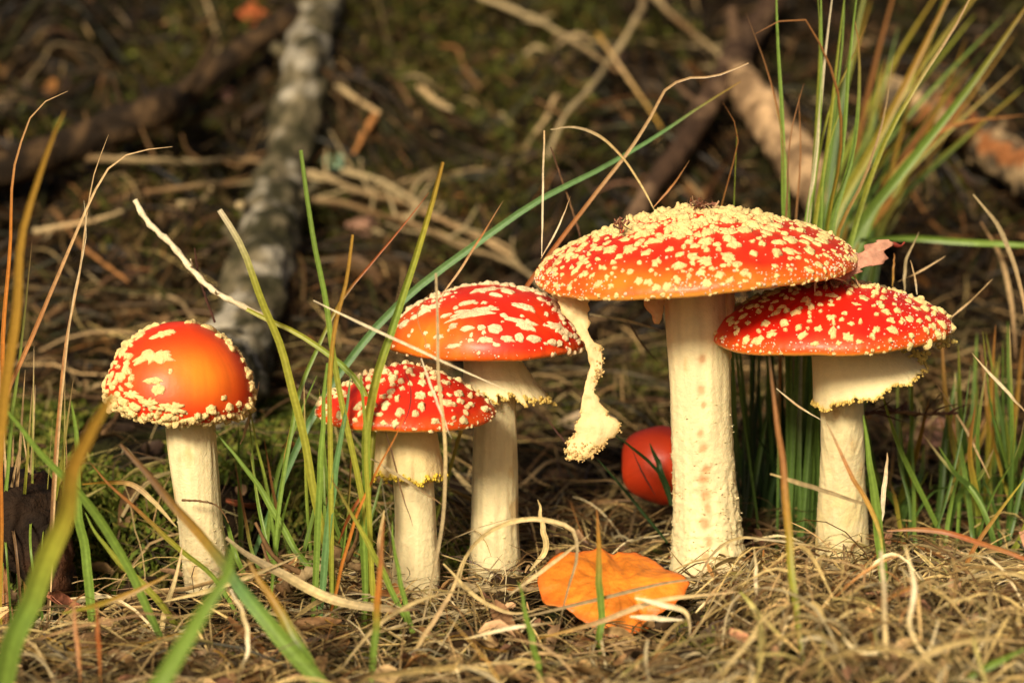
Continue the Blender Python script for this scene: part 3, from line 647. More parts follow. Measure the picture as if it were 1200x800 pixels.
def twig(label, pts, wpx, code, Ys=None, cat='twig', name='twig', group=None, spurs=0, rough=.18, seed=0, lift=1.6, nseg=40, taper=.5):
    """pts traced; either on the bank (Ys None) or at the stated depths"""
    if Ys is None: P = np.array([hit(x, y, lift+.9) for x, y in pts])
    else:
        yy = np.interp(np.linspace(0, 1, len(pts)), np.linspace(0, 1, len(Ys)), Ys); P = np.array([at(x, y, q) for (x, y), q in zip(pts, yy)])
    C = spline(P, nseg); ym = C[:, 1].mean(); r = cm(wpx, ym)/2
    C = C+.12*r*np.random.default_rng(seed).normal(size=C.shape)
    R = r*np.linspace(1, taper, nseg)*(1+.18*np.sin(np.arange(nseg)*1.7+seed))
    col = grad(code, nseg); V, F, c = tube(C, R, 9, col, True, rough, seed, 2.0)
    if spurs:
        root = empty(name, C[0], label, cat, group); mesh_obj('stalk', V, F, M_twig, root, origin=C[0], col=c)
        g = random.Random(seed)
        for _ in range(spurs):
            k = g.randrange(3, nseg-4); d = nrm(np.array([g.uniform(-1, 1), g.uniform(-.6, .3), g.uniform(-.2, 1)])); L = r*g.uniform(4, 13)
            D = spline(np.array([C[k], C[k]+d*L*.5, C[k]+d*L+np.array([g.uniform(-.3, .3)*L, 0, g.uniform(-.1, .3)*L])]), 9)
            v, f, c3_ = tube(D, np.linspace(r*.5, r*.2, 9), 6, grad(code[:1], 9), True, rough, seed, 2)
            mesh_obj('side_shoot', v, f, M_twig, root, origin=C[0], col=c3_)
        return root
    return tag(mesh_obj(name, V, F, M_twig, origin=C[0], col=c), label, cat, group)
twig('rough grey brown twig lying level in front of the dark bough', [(85, 186), (150, 187), (220, 190), (290, 188), (345, 195)], 9, 'BKB', spurs=9, seed=1)
twig('pale knotty twig lying level just below the rough grey brown one', [(170, 226), (230, 218), (290, 214), (345, 205), (380, 212)], 7, 'BKK', spurs=6, seed=2)
twig('tan branch crossing over the grey log and drooping right', [(280, 241), (330, 234), (390, 236), (440, 250), (490, 265), (530, 285), (580, 300), (640, 340)], 9, 'KBK', spurs=9, seed=3, lift=2.4)
twig('forked tan branch fanning right from the grey log', [(345, 200), (380, 207), (420, 224), (470, 236), (500, 250), (545, 270), (600, 300)], 9, 'KBT', spurs=8, seed=4, lift=1.8)
twig('thin grey branch just above the forked tan one', [(400, 200), (440, 210), (480, 232), (520, 258), (560, 275)], 8, 'KKT', spurs=5, seed=5, lift=1.2)
twig('thin pale twig lying on the bank left of the dome cap top', [(40, 272), (80, 264), (110, 258), (145, 247)], 8, 'KTK', seed=6, spurs=2)
twig('long thin branch sloping down from the top centre', [(560, -5), (610, 15), (650, 35), (690, 60), (725, 85)], 8, 'KKB', seed=7, spurs=4, lift=3)
twig('brown branch leaning down left from the top centre', [(755, -10), (735, 40), (712, 75), (690, 105), (660, 140), (640, 185)], 9, 'BKK', seed=8, spurs=3, lift=3)
twig('faint brown twig at top right between bough and centre', [(760, -10), (790, 20), (820, 45), (850, 70)], 8, 'KBK', seed=9, lift=2, spurs=2)
twig('yellowish stem slanting in the blur above the arching orange blade', [(700, 40), (728, 80), (752, 115), (775, 150)], 6, 'oTo', seed=10, lift=3)
twig('orange brown broken twig on the bank above the forked branch', [(440, 135), (428, 155), (415, 180)], 9, 'AA', seed=12, lift=.8)
twig('short tan twig end above the orange brown broken one', [(395, 100), (420, 118), (445, 133)], 8, 'KT', seed=13, lift=.8)
twig('pale stick poking from the bank right of the orange broken twig', [(490, 103), (510, 118), (530, 130)], 10, 'TK', seed=14, lift=.8)
twig('reddish stick lying below the big left bough', [(62, 245), (110, 300), (150, 330)], 7, 'BA', seed=15, lift=.8)
twig('white barked twig arching down from above the dome cap', [(158, 235), (172, 258), (198, 284), (222, 312), (243, 335), (262, 348), (292, 362), (318, 378)], 7, 'PPPK', Ys=(4, 3, 2), cat='twig', seed=16, rough=.10, taper=1.0, spurs=2)
twig('dark scaly thin twig lying level right of the slanting torn ring', [(1013, 484), (1045, 482), (1080, 485), (1122, 484)], 5, 'RBR', Ys=(5, 6), seed=17, rough=.7, spurs=14, nseg=60)
twig('small forked dark twig resting against the dome mushroom stem', [(213, 586), (235, 587), (252, 591), (262, 601), (268, 613)], 3, 'BBB', Ys=(-3.2, -3.2), seed=18, spurs=2)
twig('dark fine stalk rising beside the dome cap top', [(252, 378), (240, 345), (232, 318), (228, 290)], 3, 'RRR', Ys=(4, 4), name='stalk', seed=19, taper=.5)
twig('dark thin stalk bent above the left rim of the biggest cap', [(684, 290), (672, 250), (660, 215), (645, 172)], 3, 'RBR', Ys=(6, 7), name='stalk', seed=20, taper=.5)
twig('brown mossy root lying behind the smallest mushroom foot', [(330, 690), (370, 668), (405, 660), (425, 668)], 16, 'BKB', Ys=(-6, -5), seed=22, rough=.4, name='root', cat='root', spurs=3)
twig('grey lichened stick on the ground between the two middle stem bases', [(530, 683), (570, 690), (610, 690), (645, 688)], 11, 'KKB', Ys=(-4, -4), seed=23, rough=.35, name='stick', cat='stick')

g = random.Random(77); seen = set(); made = 0
TONE = dict(KB='brownish', BB='dark brown', KT='pale grey', TK='tan', BA='rusty', BR='blackish')
while made < 84:
    y = g.uniform(16, 95); x = g.uniform(-.25, .25)*(y+100); L = g.uniform(6, 20); a = g.uniform(0, 6.28); n_ = 7; pts = []
    for k in range(n_):
        pts.append([x, y, float(H(x, y))+.7+g.uniform(-.2, .7)+(.8 if g.random() < .2 else 0)]); a += g.gauss(0, .22); x += math.cos(a)*L/n_; y += math.sin(a)*L/n_
    C = spline(np.array(pts), 26); r = g.uniform(.07, .24); code = g.choice(list(TONE)); bx, by = proj(C)
    mx, my = float(bx.mean()), float(by.mean())
    if not (30 < mx < 1170 and 10 < my < 560): continue
    sl = math.degrees(math.atan2(-(by[-1]-by[0]), bx[-1]-bx[0])) % 180
    dr = 'lying level' if sl < 18 or sl > 162 else 'rising rightward' if sl < 65 else 'pointing uphill' if sl < 115 else 'rising leftward'
    col_ = ['at the left edge', 'left of the grey log', 'beside the grey log', 'right of the grey log', 'above the middle cap', 'left of the biggest cap', 'above the biggest cap', 'behind the tall grass', 'at the right edge'][int(np.searchsorted([110, 250, 370, 470, 590, 690, 880, 1060], mx))]
    row = 'high on the bank' if my < 110 else 'halfway up the bank' if my < 250 else 'low on the bank' if my < 400 else 'behind the stems'
    lb = ('short ' if L < 10 else 'long ' if L > 15 else '')+TONE[code]+' twig '+dr+' '+row+' '+col_
    if lb in seen or any(q.endswith(row+' '+col_) and q.split(' twig ')[1] == lb.split(' twig ')[1] for q in seen): continue
    seen.add(lb); made += 1
    V, F, c = tube(C, r*np.linspace(1, .4, 26)*(1+.15*np.sin(np.arange(26)*1.9)), 7, grad(code, 26)*g.uniform(.6, 1.0), True, .2, made, 2)
    tag(mesh_obj('twig', V, F, M_twig, origin=C[0], col=c), lb, 'twig', 'dead twigs scattered on the bank')
# ------------------------------------------------------------------ traced grass blades and straws, each a thing of its own
BLADES = []
def blade(label, pts, wpx, code, Ys, name='grass_shoot', cat='grass blade', group=None, roll=0.0, twist=.5, tip=.08, root=True, bw=.6, fold=.22, m=None, nseg=26):
    yy = np.interp(np.linspace(0, 1, len(pts)), np.linspace(0, 1, len(Ys)), Ys)
    P = [at(x, y, q) for (x, y), q in zip(pts, yy)]
    if root:
        g = float(H(P[0][0], P[0][1]))
        if P[0][2] > g+.4:
            d = nrm(P[0]-P[1]); k = min((P[0][2]-g)/max(-d[2], .75), 14)
            b = P[0]+np.array([d[0]*.6, d[1]*.3, 0])*k; b[2] = float(H(b[0], b[1]))-.2; P = [b]+P
    C = spline(np.array(P), nseg); t = np.linspace(0, 1, nseg); w0 = cm(wpx, C[:, 1].mean())*(.86 if name == 'grass_shoot' else .78)
    W = w0*(bw+(1-bw)*sstep(t, 0, .3))*(tip+(1-tip)*np.minimum(1, ((1-t)/.45))**.7)
    sd = len(BLADES)
    C = C+.05*w0*vn(np.stack([t*9, t*0+sd, t*0], -1), 1, 3)[:, None]*4*np.array([1, 1, 0])
    ang = roll+twist*vn(np.stack([t*2.5, t*0+sd*1.3, t*0], -1), 1, 5)
    col = grad(code, nseg)*(1+.12*vn(np.stack([t*7, t*0+sd, t*0], -1), 1, 7))[:, None]
    V, F, c = ribbons(C[None], W[None], ang[None], col[None], ref=(0, -1, 0), fold=fold, across=5)
    dry = code[len(code)//2] in 'STPKBRA'
    o = mesh_obj(name, V, F, m or (M_straw if dry else M_blade), origin=P[0], col=c); BLADES.append(o)
    return tag(o, label, cat, group)
def straw(label, pts, wpx, code, Ys, **k):
    k.setdefault('name', 'straw'); k.setdefault('cat', 'straw'); k.setdefault('root', False); k.setdefault('tip', .12); k.setdefault('bw', .35); k.setdefault('fold', .12); k.setdefault('twist', 1.0)
    return blade(label, pts, wpx, code, Ys, **k)
# left edge
blade('orange curved blade with tan tip near the left edge', [(2, 480), (4, 390), (12, 280), (22, 175), (45, 125), (80, 107)], 6, 'YOOOT', (-3, -3))
blade('broad blurred orange blade at the left edge', [(4, 470), (14, 395), (30, 260), (55, 175), (78, 130)], 15, 'Yoooo', (-19, -21))
blade('tan blade bending over to the right at far left', [(8, 460), (35, 400), (65, 330), (95, 262), (118, 212), (135, 188), (160, 178), (203, 172)], 6, 'YYAATT', (-2, -2))
blade('thin straight brown blade left of the bent tan one', [(68, 490), (78, 400), (95, 310), (102, 250), (110, 205), (127, 158)], 4, 'BBATT', (-2, -2))
blade('fine pale stem crossing the bent tan blade', [(72, 470), (86, 347), (101, 267), (98, 235)], 3, 'TTTP', (-3, -3))
blade('short green blade with brown tip at far left', [(16, 470), (28, 380), (34, 325), (37, 280)], 5, 'GGB', (-1, -1))
blade('broad blurred green blade turning yellow at lower left', [(2, 815), (38, 700), (72, 610), (95, 530), (126, 462)], 30, 'GGGYoo', (-25, -29), tip=.25)
blade('upright green blade in the gap left of the dome mushroom', [(104, 692), (97, 640), (92, 580), (90, 520), (84, 470)], 13, 'GGGG', (-8, -8))
blade('green blade leaning in from the left edge', [(92, 575), (62, 545), (30, 510), (-10, 462)], 13, 'gGGG', (-12, -13))
blade('yellow green blade leaning left at the dark hollow', [(186, 704), (150, 669), (118, 632), (98, 600)], 9, 'GYYG', (-9, -9))
blade('blade with orange tip crossing the foot of the dome mushroom stem', [(246, 672), (210, 642), (169, 605), (131, 571), (104, 540)], 7, 'GGYAA', (-6, -7))
blade('long green blade with dry brown tip in front of the dome mushroom foot', [(385, 815), (340, 762), (298, 708), (262, 663), (232, 626), (187, 571), (142, 520)], 22, 'GGGEoBB', (-21, -13), tip=.2, roll=.2)
blade('broad blurred green blade at the bottom below the dome mushroom', [(180, 812), (205, 765), (228, 728), (262, 672), (275, 640)], 26, 'GGGG', (-31, -31), tip=.3)
blade('green blade at the bottom left of centre with orange tip', [(384, 810), (360, 770), (335, 730), (312, 690), (292, 655)], 17, 'GGGoo', (-20, -18))
straw('orange then straw coloured blade lying left of the dome stem', [(97, 567), (127, 565), (152, 567), (180, 586), (206, 618)], 9, 'ooTSS', (-6, -6))
straw('pale upright straw at the dome mushroom foot', [(184, 785), (191, 725), (206, 672), (214, 640)], 8, 'SSST', (-9, -8), root=True)
# grasses before and between the two smaller mushrooms
blade('yellow green stalk with a cream cut end left of the smallest mushroom', [(383, 638), (372, 590), (360, 532), (341, 450), (320, 385), (300, 330), (277, 277), (258, 246)], 11, 'GYYYYYP', (-6, -6), tip=.65, twist=.2)
blade('tall yellow green stalk with cut tip standing left of the small cap', [(440, 705), (432, 640), (420, 562), (402, 480), (388, 400), (378, 330), (362, 250), (351, 176)], 8, 'YYYYGGG', (-7, -7), tip=.6, twist=.2)
blade('short blade with orange tip among the stalks left of the small cap', [(388, 520), (388, 430), (393, 385), (405, 330), (413, 275)], 7, 'GYYoo', (-7, -7), tip=.5)
blade('slender green blade with red tip leaning over the stalks', [(338, 520), (350, 462), (372, 410), (402, 350), (436, 308), (470, 268), (502, 226)], 6, 'GGGGUU', (-5, -3))
blade('folded green and orange blade leaning right in front of the smaller caps', [(428, 600), (430, 500), (440, 452), (455, 400), (470, 350), (486, 300), (503, 248), (520, 190)], 12, 'GGGYGYo', (-7, -7), tip=.35, fold=.45)
blade('long teal green blade sweeping up right behind the middle cap', [(395, 440), (430, 395), (480, 346), (560, 284), (640, 230), (700, 200), (760, 165), (815, 128), (868, 96)], 10, 'EEEEEEEEo', (3, 9), twist=.2)
blade('curved green stalk bending over the small cap', [(432, 690), (430, 600), (436, 530), (437, 491), (428, 464), (406, 434), (380, 411), (350, 392), (316, 376), (290, 362)], 9, 'YYYYYGYY', (-6.5, -4), tip=.6, twist=.15)
blade('pale teal blade standing below the left rim of the small cap', [(383, 628), (390, 575), (399, 520), (407, 470), (412, 440)], 10, 'EEEE', (-7, -7))
blade('dark green blade at the left rim of the small cap', [(372, 600), (376, 537), (380, 470), (385, 425)], 9, 'GGGG', (-7, -7), tip=.3)
blade('upright olive stalk in front of the small stem', [(437, 690), (434, 640), (431, 570), (428, 510), (424, 440)], 7, 'YYYG', (-8, -8), tip=.4)
straw('pale thin straw slanting across the middle cap', [(367, 352), (430, 382), (480, 405), (540, 433), (592, 456)], 4.5, 'PPPP', (-8, -7), twist=.1)
straw('grey upright straw in front of the left part of the middle cap', [(494, 735), (505, 686), (522, 575), (521, 510), (514, 440), (513, 385), (511, 320)], 5.5, 'KKKSKK', (-9, -9), root=True, tip=.7)
straw('short pale straw dangling between the two smaller caps', [(493, 420), (512, 470), (529, 514)], 4, 'PPP', (-9, -9))
straw('fine curled fibre lying on the middle cap', [(492, 425), (499, 400), (492, 385), (489, 370), (497, 352), (508, 340)], 1.8, 'AAA', (-6.2, -6.2))
straw('fine dark fibre lying on the small cap', [(470, 503), (480, 478), (481, 455), (473, 430)], 1.6, 'RRR', (-7.8, -7.8))
straw('tan blade tip rising behind the middle cap', [(512, 352), (540, 315), (565, 275), (590, 235)], 3.5, 'TTAT', (1, 1), tip=.1)
blade('short orange blade at the small torn ring', [(430, 575), (443, 549), (465, 508), (474, 488)], 4.5, 'OOO', (-7.5, -7.5))
straw('dark fine stalk across the small stem', [(450, 500), (462, 540), (469, 571), (484, 616)], 2.5, 'RBR', (-6.5, -6.5))
straw('brownish stalk slanting over the small mushroom ring', [(435, 537), (465, 556), (490, 572), (520, 592)], 5, 'KKB', (-7, -7))
straw('dry straw leaning between the small stem and the grass stalks', [(461, 678), (446, 655), (447, 625), (450, 597)], 9, 'TTS', (-8, -8))
blade('upright blade with orange top at the bottom centre left', [(434, 812), (437, 770), (441, 725), (445, 665), (449, 606)], 10, 'GGGOAA', (-16, -16))
blade('slim green blade low in front of the small stem', [(486, 748), (474, 705), (464, 655), (459, 610)], 7, 'GGG', (-10, -10))
blade('dark green blade leaning right of the dome mushroom', [(368, 672), (345, 640), (318, 595), (288, 548), (250, 505)], 9, 'GGGG', (-3, -2))
blade('olive blade leaning low left of the small stem', [(484, 748), (457, 690), (430, 632), (405, 590), (388, 560)], 8, 'GGYB', (-9, -9))
straw('red orange stalk between the grass stalks and small stem', [(397, 636), (412, 600), (431, 571), (445, 545)], 5, 'UUU', (-5, -5))
straw('orange stalk standing midway between dome and small mushroom', [(320, 655), (328, 590), (337, 519), (345, 480)], 4.5, 'AAO', (-3, -3))
straw('wide flat dry leaf blade lying left of the small mushroom foot', [(262, 630), (300, 655), (345, 680), (400, 705), (440, 713), (490, 714)], 15, 'KKSKB', (-8, -12), roll=.5)
blade('thin green blade beside the dome cap right edge', [(310, 560), (302, 525), (296, 495), (290, 470)], 5, 'GGY', (0, 0))
straw('tan stalk leaning by the dome cap right edge', [(282, 520), (292, 490), (304, 447)], 5, 'TTT', (0, 0))
blade('green blade arching between dome stem and the grass stalks', [(318, 600), (330, 540), (350, 490), (372, 440)], 6, 'GGG', (2, 2))
# between middle and big mushrooms
straw('bent grey straw looping over the fallen orange cap', [(536, 703), (544, 657), (570, 625), (605, 610), (645, 610), (673, 622), (677, 648), (665, 692), (654, 733)], 7, 'KSSSSKKK', (-9, -11))
straw('straight straw leaning left of the fallen orange cap', [(596, 697), (640, 665), (692, 625)], 6, 'KSK', (-10, -9))
straw('thin grey straw lying across the fallen orange cap', [(600, 726), (700, 702), (790, 681), (852, 675)], 6, 'KKKK', (-12, -11))
straw('thick golden straw in front of the fallen orange cap', [(630, 748), (700, 729), (762, 706), (865, 693)], 8, 'oTST', (-14, -13))
straw('pale crossed straw right of the fallen orange cap', [(745, 700), (775, 708), (805, 718), (808, 745)], 8, 'PPSK', (-14, -15))
straw('pale flat straw piece just under the pale crossed one', [(738, 722), (768, 724), (800, 726)], 8, 'PPP', (-14, -14))
blade('short upright green blade with orange top before the fallen orange cap', [(703, 754), (704, 705), (701, 655), (700, 596)], 10, 'GGGoA', (-12, -12))
blade('short green blade left of the fallen orange cap', [(626, 757), (616, 718), (607, 680)], 9, 'GGG', (-16, -16))
straw('dry pale leaf blade standing right of the middle stem foot', [(622, 668), (640, 640), (634, 610), (631, 585)], 9, 'SSS', (-2, -2))
straw('thin pale vertical straw left of the biggest cap rim', [(635, 300), (636, 230), (638, 153)], 3, 'PPT', (-3, -3), tip=.8)
straw('short pale stem leaning on the thin vertical straw', [(634, 303), (655, 264), (669, 230)], 2.6, 'TPT', (-3, -3))
blade('long orange blade kinking over above the biggest cap', [(606, 352), (650, 290), (700, 225), (740, 172), (765, 132), (782, 103), (805, 92), (835, 90), (878, 74)], 6, 'gYoOUATTT', (5, 3), tip=.3, nseg=44)
straw('grey arching stem above the left of the biggest cap', [(645, 152), (672, 149), (700, 158), (730, 185), (752, 218), (769, 250)], 4.5, 'KKSSS', (4, 4))
straw('short reddish stem above the crown of the biggest cap', [(766, 243), (790, 215), (808, 188)], 3.2, 'AAB', (3, 3))
straw('dark bent stalk dangling past the torn veil strip', [(640, 490), (660, 515), (680, 540)], 3, 'RRR', (2, 2))
blade('dark green thin blade crossing the half hidden scarlet cap', [(782, 636), (760, 608), (736, 580), (700, 537)], 4.5, 'DDD', (4, 4), root=False)
blade('second dark thin blade running from the veil strip to the scarlet cap', [(786, 572), (765, 545), (745, 528), (718, 507)], 4.5, 'DDD', (5, 4), root=False)
blade('broad dark green blade over the right of the scarlet cap', [(786, 592), (778, 562), (770, 540), (762, 519)], 9, 'DDD', (5, 5), root=False)
straw('fine dark stalk over the left of the scarlet cap', [(768, 580), (752, 552), (741, 527)], 2.5, 'RRR', (5, 5))
straw('straight grey twig-like stem passing behind the thickest stem', [(690, 368), (730, 375), (778, 388)], 4.5, 'KSK', (10, 9))
straw('fine dark stem hanging between the torn veil and the thickest stem', [(735, 375), (750, 400), (772, 425)], 2.4, 'RRR', (6, 6))
blade('dark green blade tight against the right side of the thickest stem', [(866, 620), (863, 550), (860, 450), (858, 380), (860, 330)], 7, 'DDGg', (7, 8))
# right side
straw('bent pale straw springing from the foot of the thickest stem', [(815, 689), (825, 665), (842, 642), (862, 631), (900, 632), (940, 637), (990, 646)], 5.0, 'KKSPSS', (-7, -7), tip=.7)
straw('broken brown straw poking in front of the slim right stem', [(903, 555), (950, 570), (1012, 590)], 7, 'SKK', (-10, -9), tip=.6)
blade('blurred orange upright blade between the two right stems', [(946, 800), (940, 765), (932, 700), (925, 632), (915, 525), (900, 418)], 10, 'YYYoAAB', (-18, -15))
straw('slanting brown and orange stalk before the slim right stem foot', [(1036, 655), (1029, 618), (1000, 560), (966, 490)], 7, 'YoAK', (-10, -9))
straw('thin pale stem crossing to the slim right stem', [(910, 455), (935, 475), (962, 492)], 3.2, 'PTP', (-2, -2))
straw('white fibre running down the slim right stem', [(970, 490), (985, 520), (993, 560), (994, 605)], 1.8, 'PPP', (1.2, 1.2))
straw('orange red stem lying level on the right mound', [(1038, 622), (1075, 620), (1110, 624), (1160, 640), (1215, 660)], 8, 'AAUAU', (-8, -9), tip=.6)
blade('blurred green blade at the right edge of the slim right stem', [(1032, 640), (1024, 580), (1018, 530), (1012, 486)], 13, 'GGGG', (-9, -9))
straw('pale upright straw right of the slim right stem', [(1034, 610), (1036, 570), (1040, 530)], 7, 'PPT', (-2, -2))
straw('grey upright straw in front of the right mound', [(1042, 815), (1038, 735), (1033, 645)], 8, 'KSKP', (-20, -19), root=True, tip=.8)
straw('pale orange straw leaning across the right edge grass', [(1205, 486), (1170, 448), (1138, 413)], 5, 'TPT', (0, 0))
straw('orange stalk leaning right at the right edge', [(1140, 645), (1170, 600), (1205, 555)], 7, 'oAY', (-4, -5), root=True)
blade('green blade lying across the lower right corner', [(1115, 806), (1150, 785), (1205, 758)], 12, 'GGG', (-22, -22), root=False)
straw('tall grey brown stem curving down at the right edge', [(1140, 228), (1165, 258), (1185, 300), (1200, 355), (1210, 420)], 7, 'KKTK', (9, 9))
straw('blurred brown stem below the tall grey one at the right edge', [(1150, 260), (1172, 300), (1185, 350), (1190, 420)], 8, 'BTB', (22, 22))
straw('thin tan stem behind the rightmost cap edge', [(1112, 374), (1140, 350), (1163, 327)], 3, 'TTT', (6, 6))
straw('grey upright stem behind the right cap top', [(1060, 345), (1062, 305), (1077, 272)], 4.5, 'KKK', (6, 6))
straw('thin tan stem leaning behind the right cap top', [(1052, 330), (1080, 317), (1108, 300)], 3, 'TTT', (7, 7))
straw('short orange tipped stem behind the right cap top', [(1046, 336), (1048, 297)], 3, 'oA', (6, 6), tip=.2)
straw('tiny pale stem at the right cap crown', [(1075, 345), (1071, 320), (1067, 305)], 3, 'PTT', (3, 3), tip=.2)
blade('blurred green blade lying level behind the right cap', [(1000, 282), (1060, 279), (1120, 283), (1215, 288)], 9, 'gGGG', (22, 20), root=False, tip=.7)
straw('rusty thin stem standing at right of the dark grass clump', [(1160, 560), (1130, 500), (1098, 450)], 3.5, 'TTT', (6, 6))
# fore litter pieces
fore = [('long grey straw lying across the bottom centre', [(395, 790), (440, 735), (500, 700), (560, 690)], 6, 'KSK', (-16, -12)),
        ('curved straw below the grey lichened stick', [(520, 660), (560, 700), (600, 718), (640, 712)], 6, 'SSK', (-10, -10)),
        ('looping pale straw in the bottom right litter', [(1060, 640), (1072, 690), (1066, 730), (1085, 770), (1110, 790)], 8, 'SPSS', (-19, -22)),
        ('broad dry blade arching at bottom right', [(1050, 800), (1090, 765), (1140, 750), (1210, 752)], 11, 'TSST', (-24, -22)),
        ('yellowish broad straw lying before the thickest stem', [(868, 693), (895, 725), (925, 755)], 8, 'YSY', (-17, -18)),
        ('pale straw standing left of the yellowish broad one', [(885, 715), (886, 670), (884, 640)], 6, 'SPS', (-12, -12)),
        ('curly pale straw at the bottom left', [(270, 690), (285, 720), (290, 760), (278, 800)], 7, 'PSPS', (-15, -17)),
        ('straw lying flat right of the dome mushroom foot', [(190, 705), (250, 690), (310, 668), (352, 650)], 7, 'SSK', (-10, -9)),
        ('golden fallen blade at lower left', [(75, 718), (115, 708), (160, 692), (200, 672)], 9, 'Yoo', (-16, -15)),
        ('rusty upright stalk at lower left', [(95, 800), (90, 750), (86, 700)], 7, 'AAA', (-20, -19)),
        ('rusty stalk beside the other at lower left', [(118, 800), (115, 750), (112, 705)], 7, 'AUA', (-19, -19)),
        ('slanting straw in the litter under the middle stem', [(470, 790), (500, 740), (530, 690), (545, 650)], 7, 'STS', (-14, -10)),
        ('straw lying level in front of the middle stem foot', [(545, 748), (600, 735), (655, 728)], 6, 'SPS', (-14, -14)),
        ('grey straw crossing at the bottom right of centre', [(830, 800), (870, 760), (900, 720), (950, 700)], 7, 'KSS', (-22, -18))]
for lb, pts, wd, co, ys in fore: straw(lb, pts, wd, co, ys)

# ------------------------------------------------------------------ grass tufts: one clump, each blade a part
def tuft(label, blades, Y0, cat='grass tuft', group='grass tufts'):
    """blades: (pts px, width px, code, (Y base, Y tip))"""
    fx = np.mean([b[0][0][0] for b in blades]); b0 = at(fx, 560, Y0); b0[2] = float(H(b0[0], Y0)); b0[1] = Y0
    root = empty('grass_tuft', b0, label, cat, group)
    for i, (pts, wd, co, ys) in enumerate(blades):
        yy = np.interp(np.linspace(0, 1, len(pts)), np.linspace(0, 1, len(ys)), ys); P = [at(x, y, q) for (x, y), q in zip(pts, yy)]
        rr = random.Random(i*7+int(fx)); b = np.array([b0[0]+rr.uniform(-1.6, 1.6), Y0+rr.uniform(-.8, .8), 0]); b = b*.45+np.array([P[0][0]-(P[1][0]-P[0][0])*.6, P[0][1], 0])*.55; b[2] = float(H(b[0], b[1]))-.2
        if P[0][2]-b[2] > 1.5: P = [b]+P
        C = spline(np.array(P), 24); t = np.linspace(0, 1, 24); w0 = cm(wd, C[:, 1].mean()); W = w0*(.8+.2*t)*(.06+.94*np.minimum(1, (1-t)/.5)**.7); co = co if Y0 != 8 else 'gg'+co  # tall tuft turns darker green lower down: the caps' shade painted on its blades
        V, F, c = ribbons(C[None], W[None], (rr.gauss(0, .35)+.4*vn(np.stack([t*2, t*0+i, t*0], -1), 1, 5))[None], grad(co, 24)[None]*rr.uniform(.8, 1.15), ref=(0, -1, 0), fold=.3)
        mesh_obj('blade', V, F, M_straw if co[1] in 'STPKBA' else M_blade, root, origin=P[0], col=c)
    return root
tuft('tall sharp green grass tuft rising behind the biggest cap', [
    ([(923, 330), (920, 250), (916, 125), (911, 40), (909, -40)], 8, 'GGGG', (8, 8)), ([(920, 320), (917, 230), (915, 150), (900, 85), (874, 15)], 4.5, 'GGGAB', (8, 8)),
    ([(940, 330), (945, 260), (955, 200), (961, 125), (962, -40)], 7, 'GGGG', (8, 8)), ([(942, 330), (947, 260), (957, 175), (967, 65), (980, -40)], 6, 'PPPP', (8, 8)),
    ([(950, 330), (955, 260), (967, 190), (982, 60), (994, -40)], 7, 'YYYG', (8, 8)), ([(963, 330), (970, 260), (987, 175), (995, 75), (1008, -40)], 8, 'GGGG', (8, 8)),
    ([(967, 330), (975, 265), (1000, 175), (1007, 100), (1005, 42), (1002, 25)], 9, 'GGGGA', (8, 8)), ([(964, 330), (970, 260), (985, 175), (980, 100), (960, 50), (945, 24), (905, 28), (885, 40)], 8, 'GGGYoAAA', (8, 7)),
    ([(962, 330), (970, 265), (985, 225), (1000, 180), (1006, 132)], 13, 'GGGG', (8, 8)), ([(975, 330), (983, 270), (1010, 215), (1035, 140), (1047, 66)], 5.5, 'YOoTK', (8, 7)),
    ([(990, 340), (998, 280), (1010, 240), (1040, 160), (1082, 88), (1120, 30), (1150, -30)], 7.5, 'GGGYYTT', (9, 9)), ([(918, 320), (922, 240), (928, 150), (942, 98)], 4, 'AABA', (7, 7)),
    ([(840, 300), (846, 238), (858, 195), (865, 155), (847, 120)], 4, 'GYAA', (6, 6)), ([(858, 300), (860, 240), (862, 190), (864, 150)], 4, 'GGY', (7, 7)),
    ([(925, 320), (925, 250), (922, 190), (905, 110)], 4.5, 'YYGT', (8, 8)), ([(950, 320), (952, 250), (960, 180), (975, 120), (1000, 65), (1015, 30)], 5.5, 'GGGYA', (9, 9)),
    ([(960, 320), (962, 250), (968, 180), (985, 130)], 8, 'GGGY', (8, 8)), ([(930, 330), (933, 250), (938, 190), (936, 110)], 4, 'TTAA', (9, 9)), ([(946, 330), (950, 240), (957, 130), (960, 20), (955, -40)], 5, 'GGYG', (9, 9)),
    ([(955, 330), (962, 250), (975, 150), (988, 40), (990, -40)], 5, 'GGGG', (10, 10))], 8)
bl = []; rr = random.Random(5)
for i in range(30):
    x0 = rr.uniform(940, 1030); tx = rr.uniform(985, 1200); ty = rr.uniform(-60, 130); cv = rr.uniform(-25, 30)
    bl.append(([(x0, 300), (x0+(tx-x0)*.3+cv*.4, 300-(300-ty)*.36), (x0+(tx-x0)*.65+cv*.3, 300-(300-ty)*.7), (tx, ty)], rr.uniform(5, 10), rr.choice(['ggGG', 'gGYo', 'ggoo', 'gggY', 'goAA', 'ggGo']), (rr.uniform(30, 36), rr.uniform(34, 48))))
bl += [([(985, 320), (1008, 265), (1050, 210), (1130, 110), (1215, -10)], 14, 'GGGGo', (20, 22)), ([(1020, 260), (1060, 190), (1110, 150), (1200, 135)], 9, 'GGGAA', (24, 28)), ([(980, 250), (1030, 160), (1080, 60), (1130, -40)], 13, 'gGYoo', (24, 28))]
tuft('blurred green and orange grass tuft leaning right behind the tall sharp one', bl, 26)
bl = []
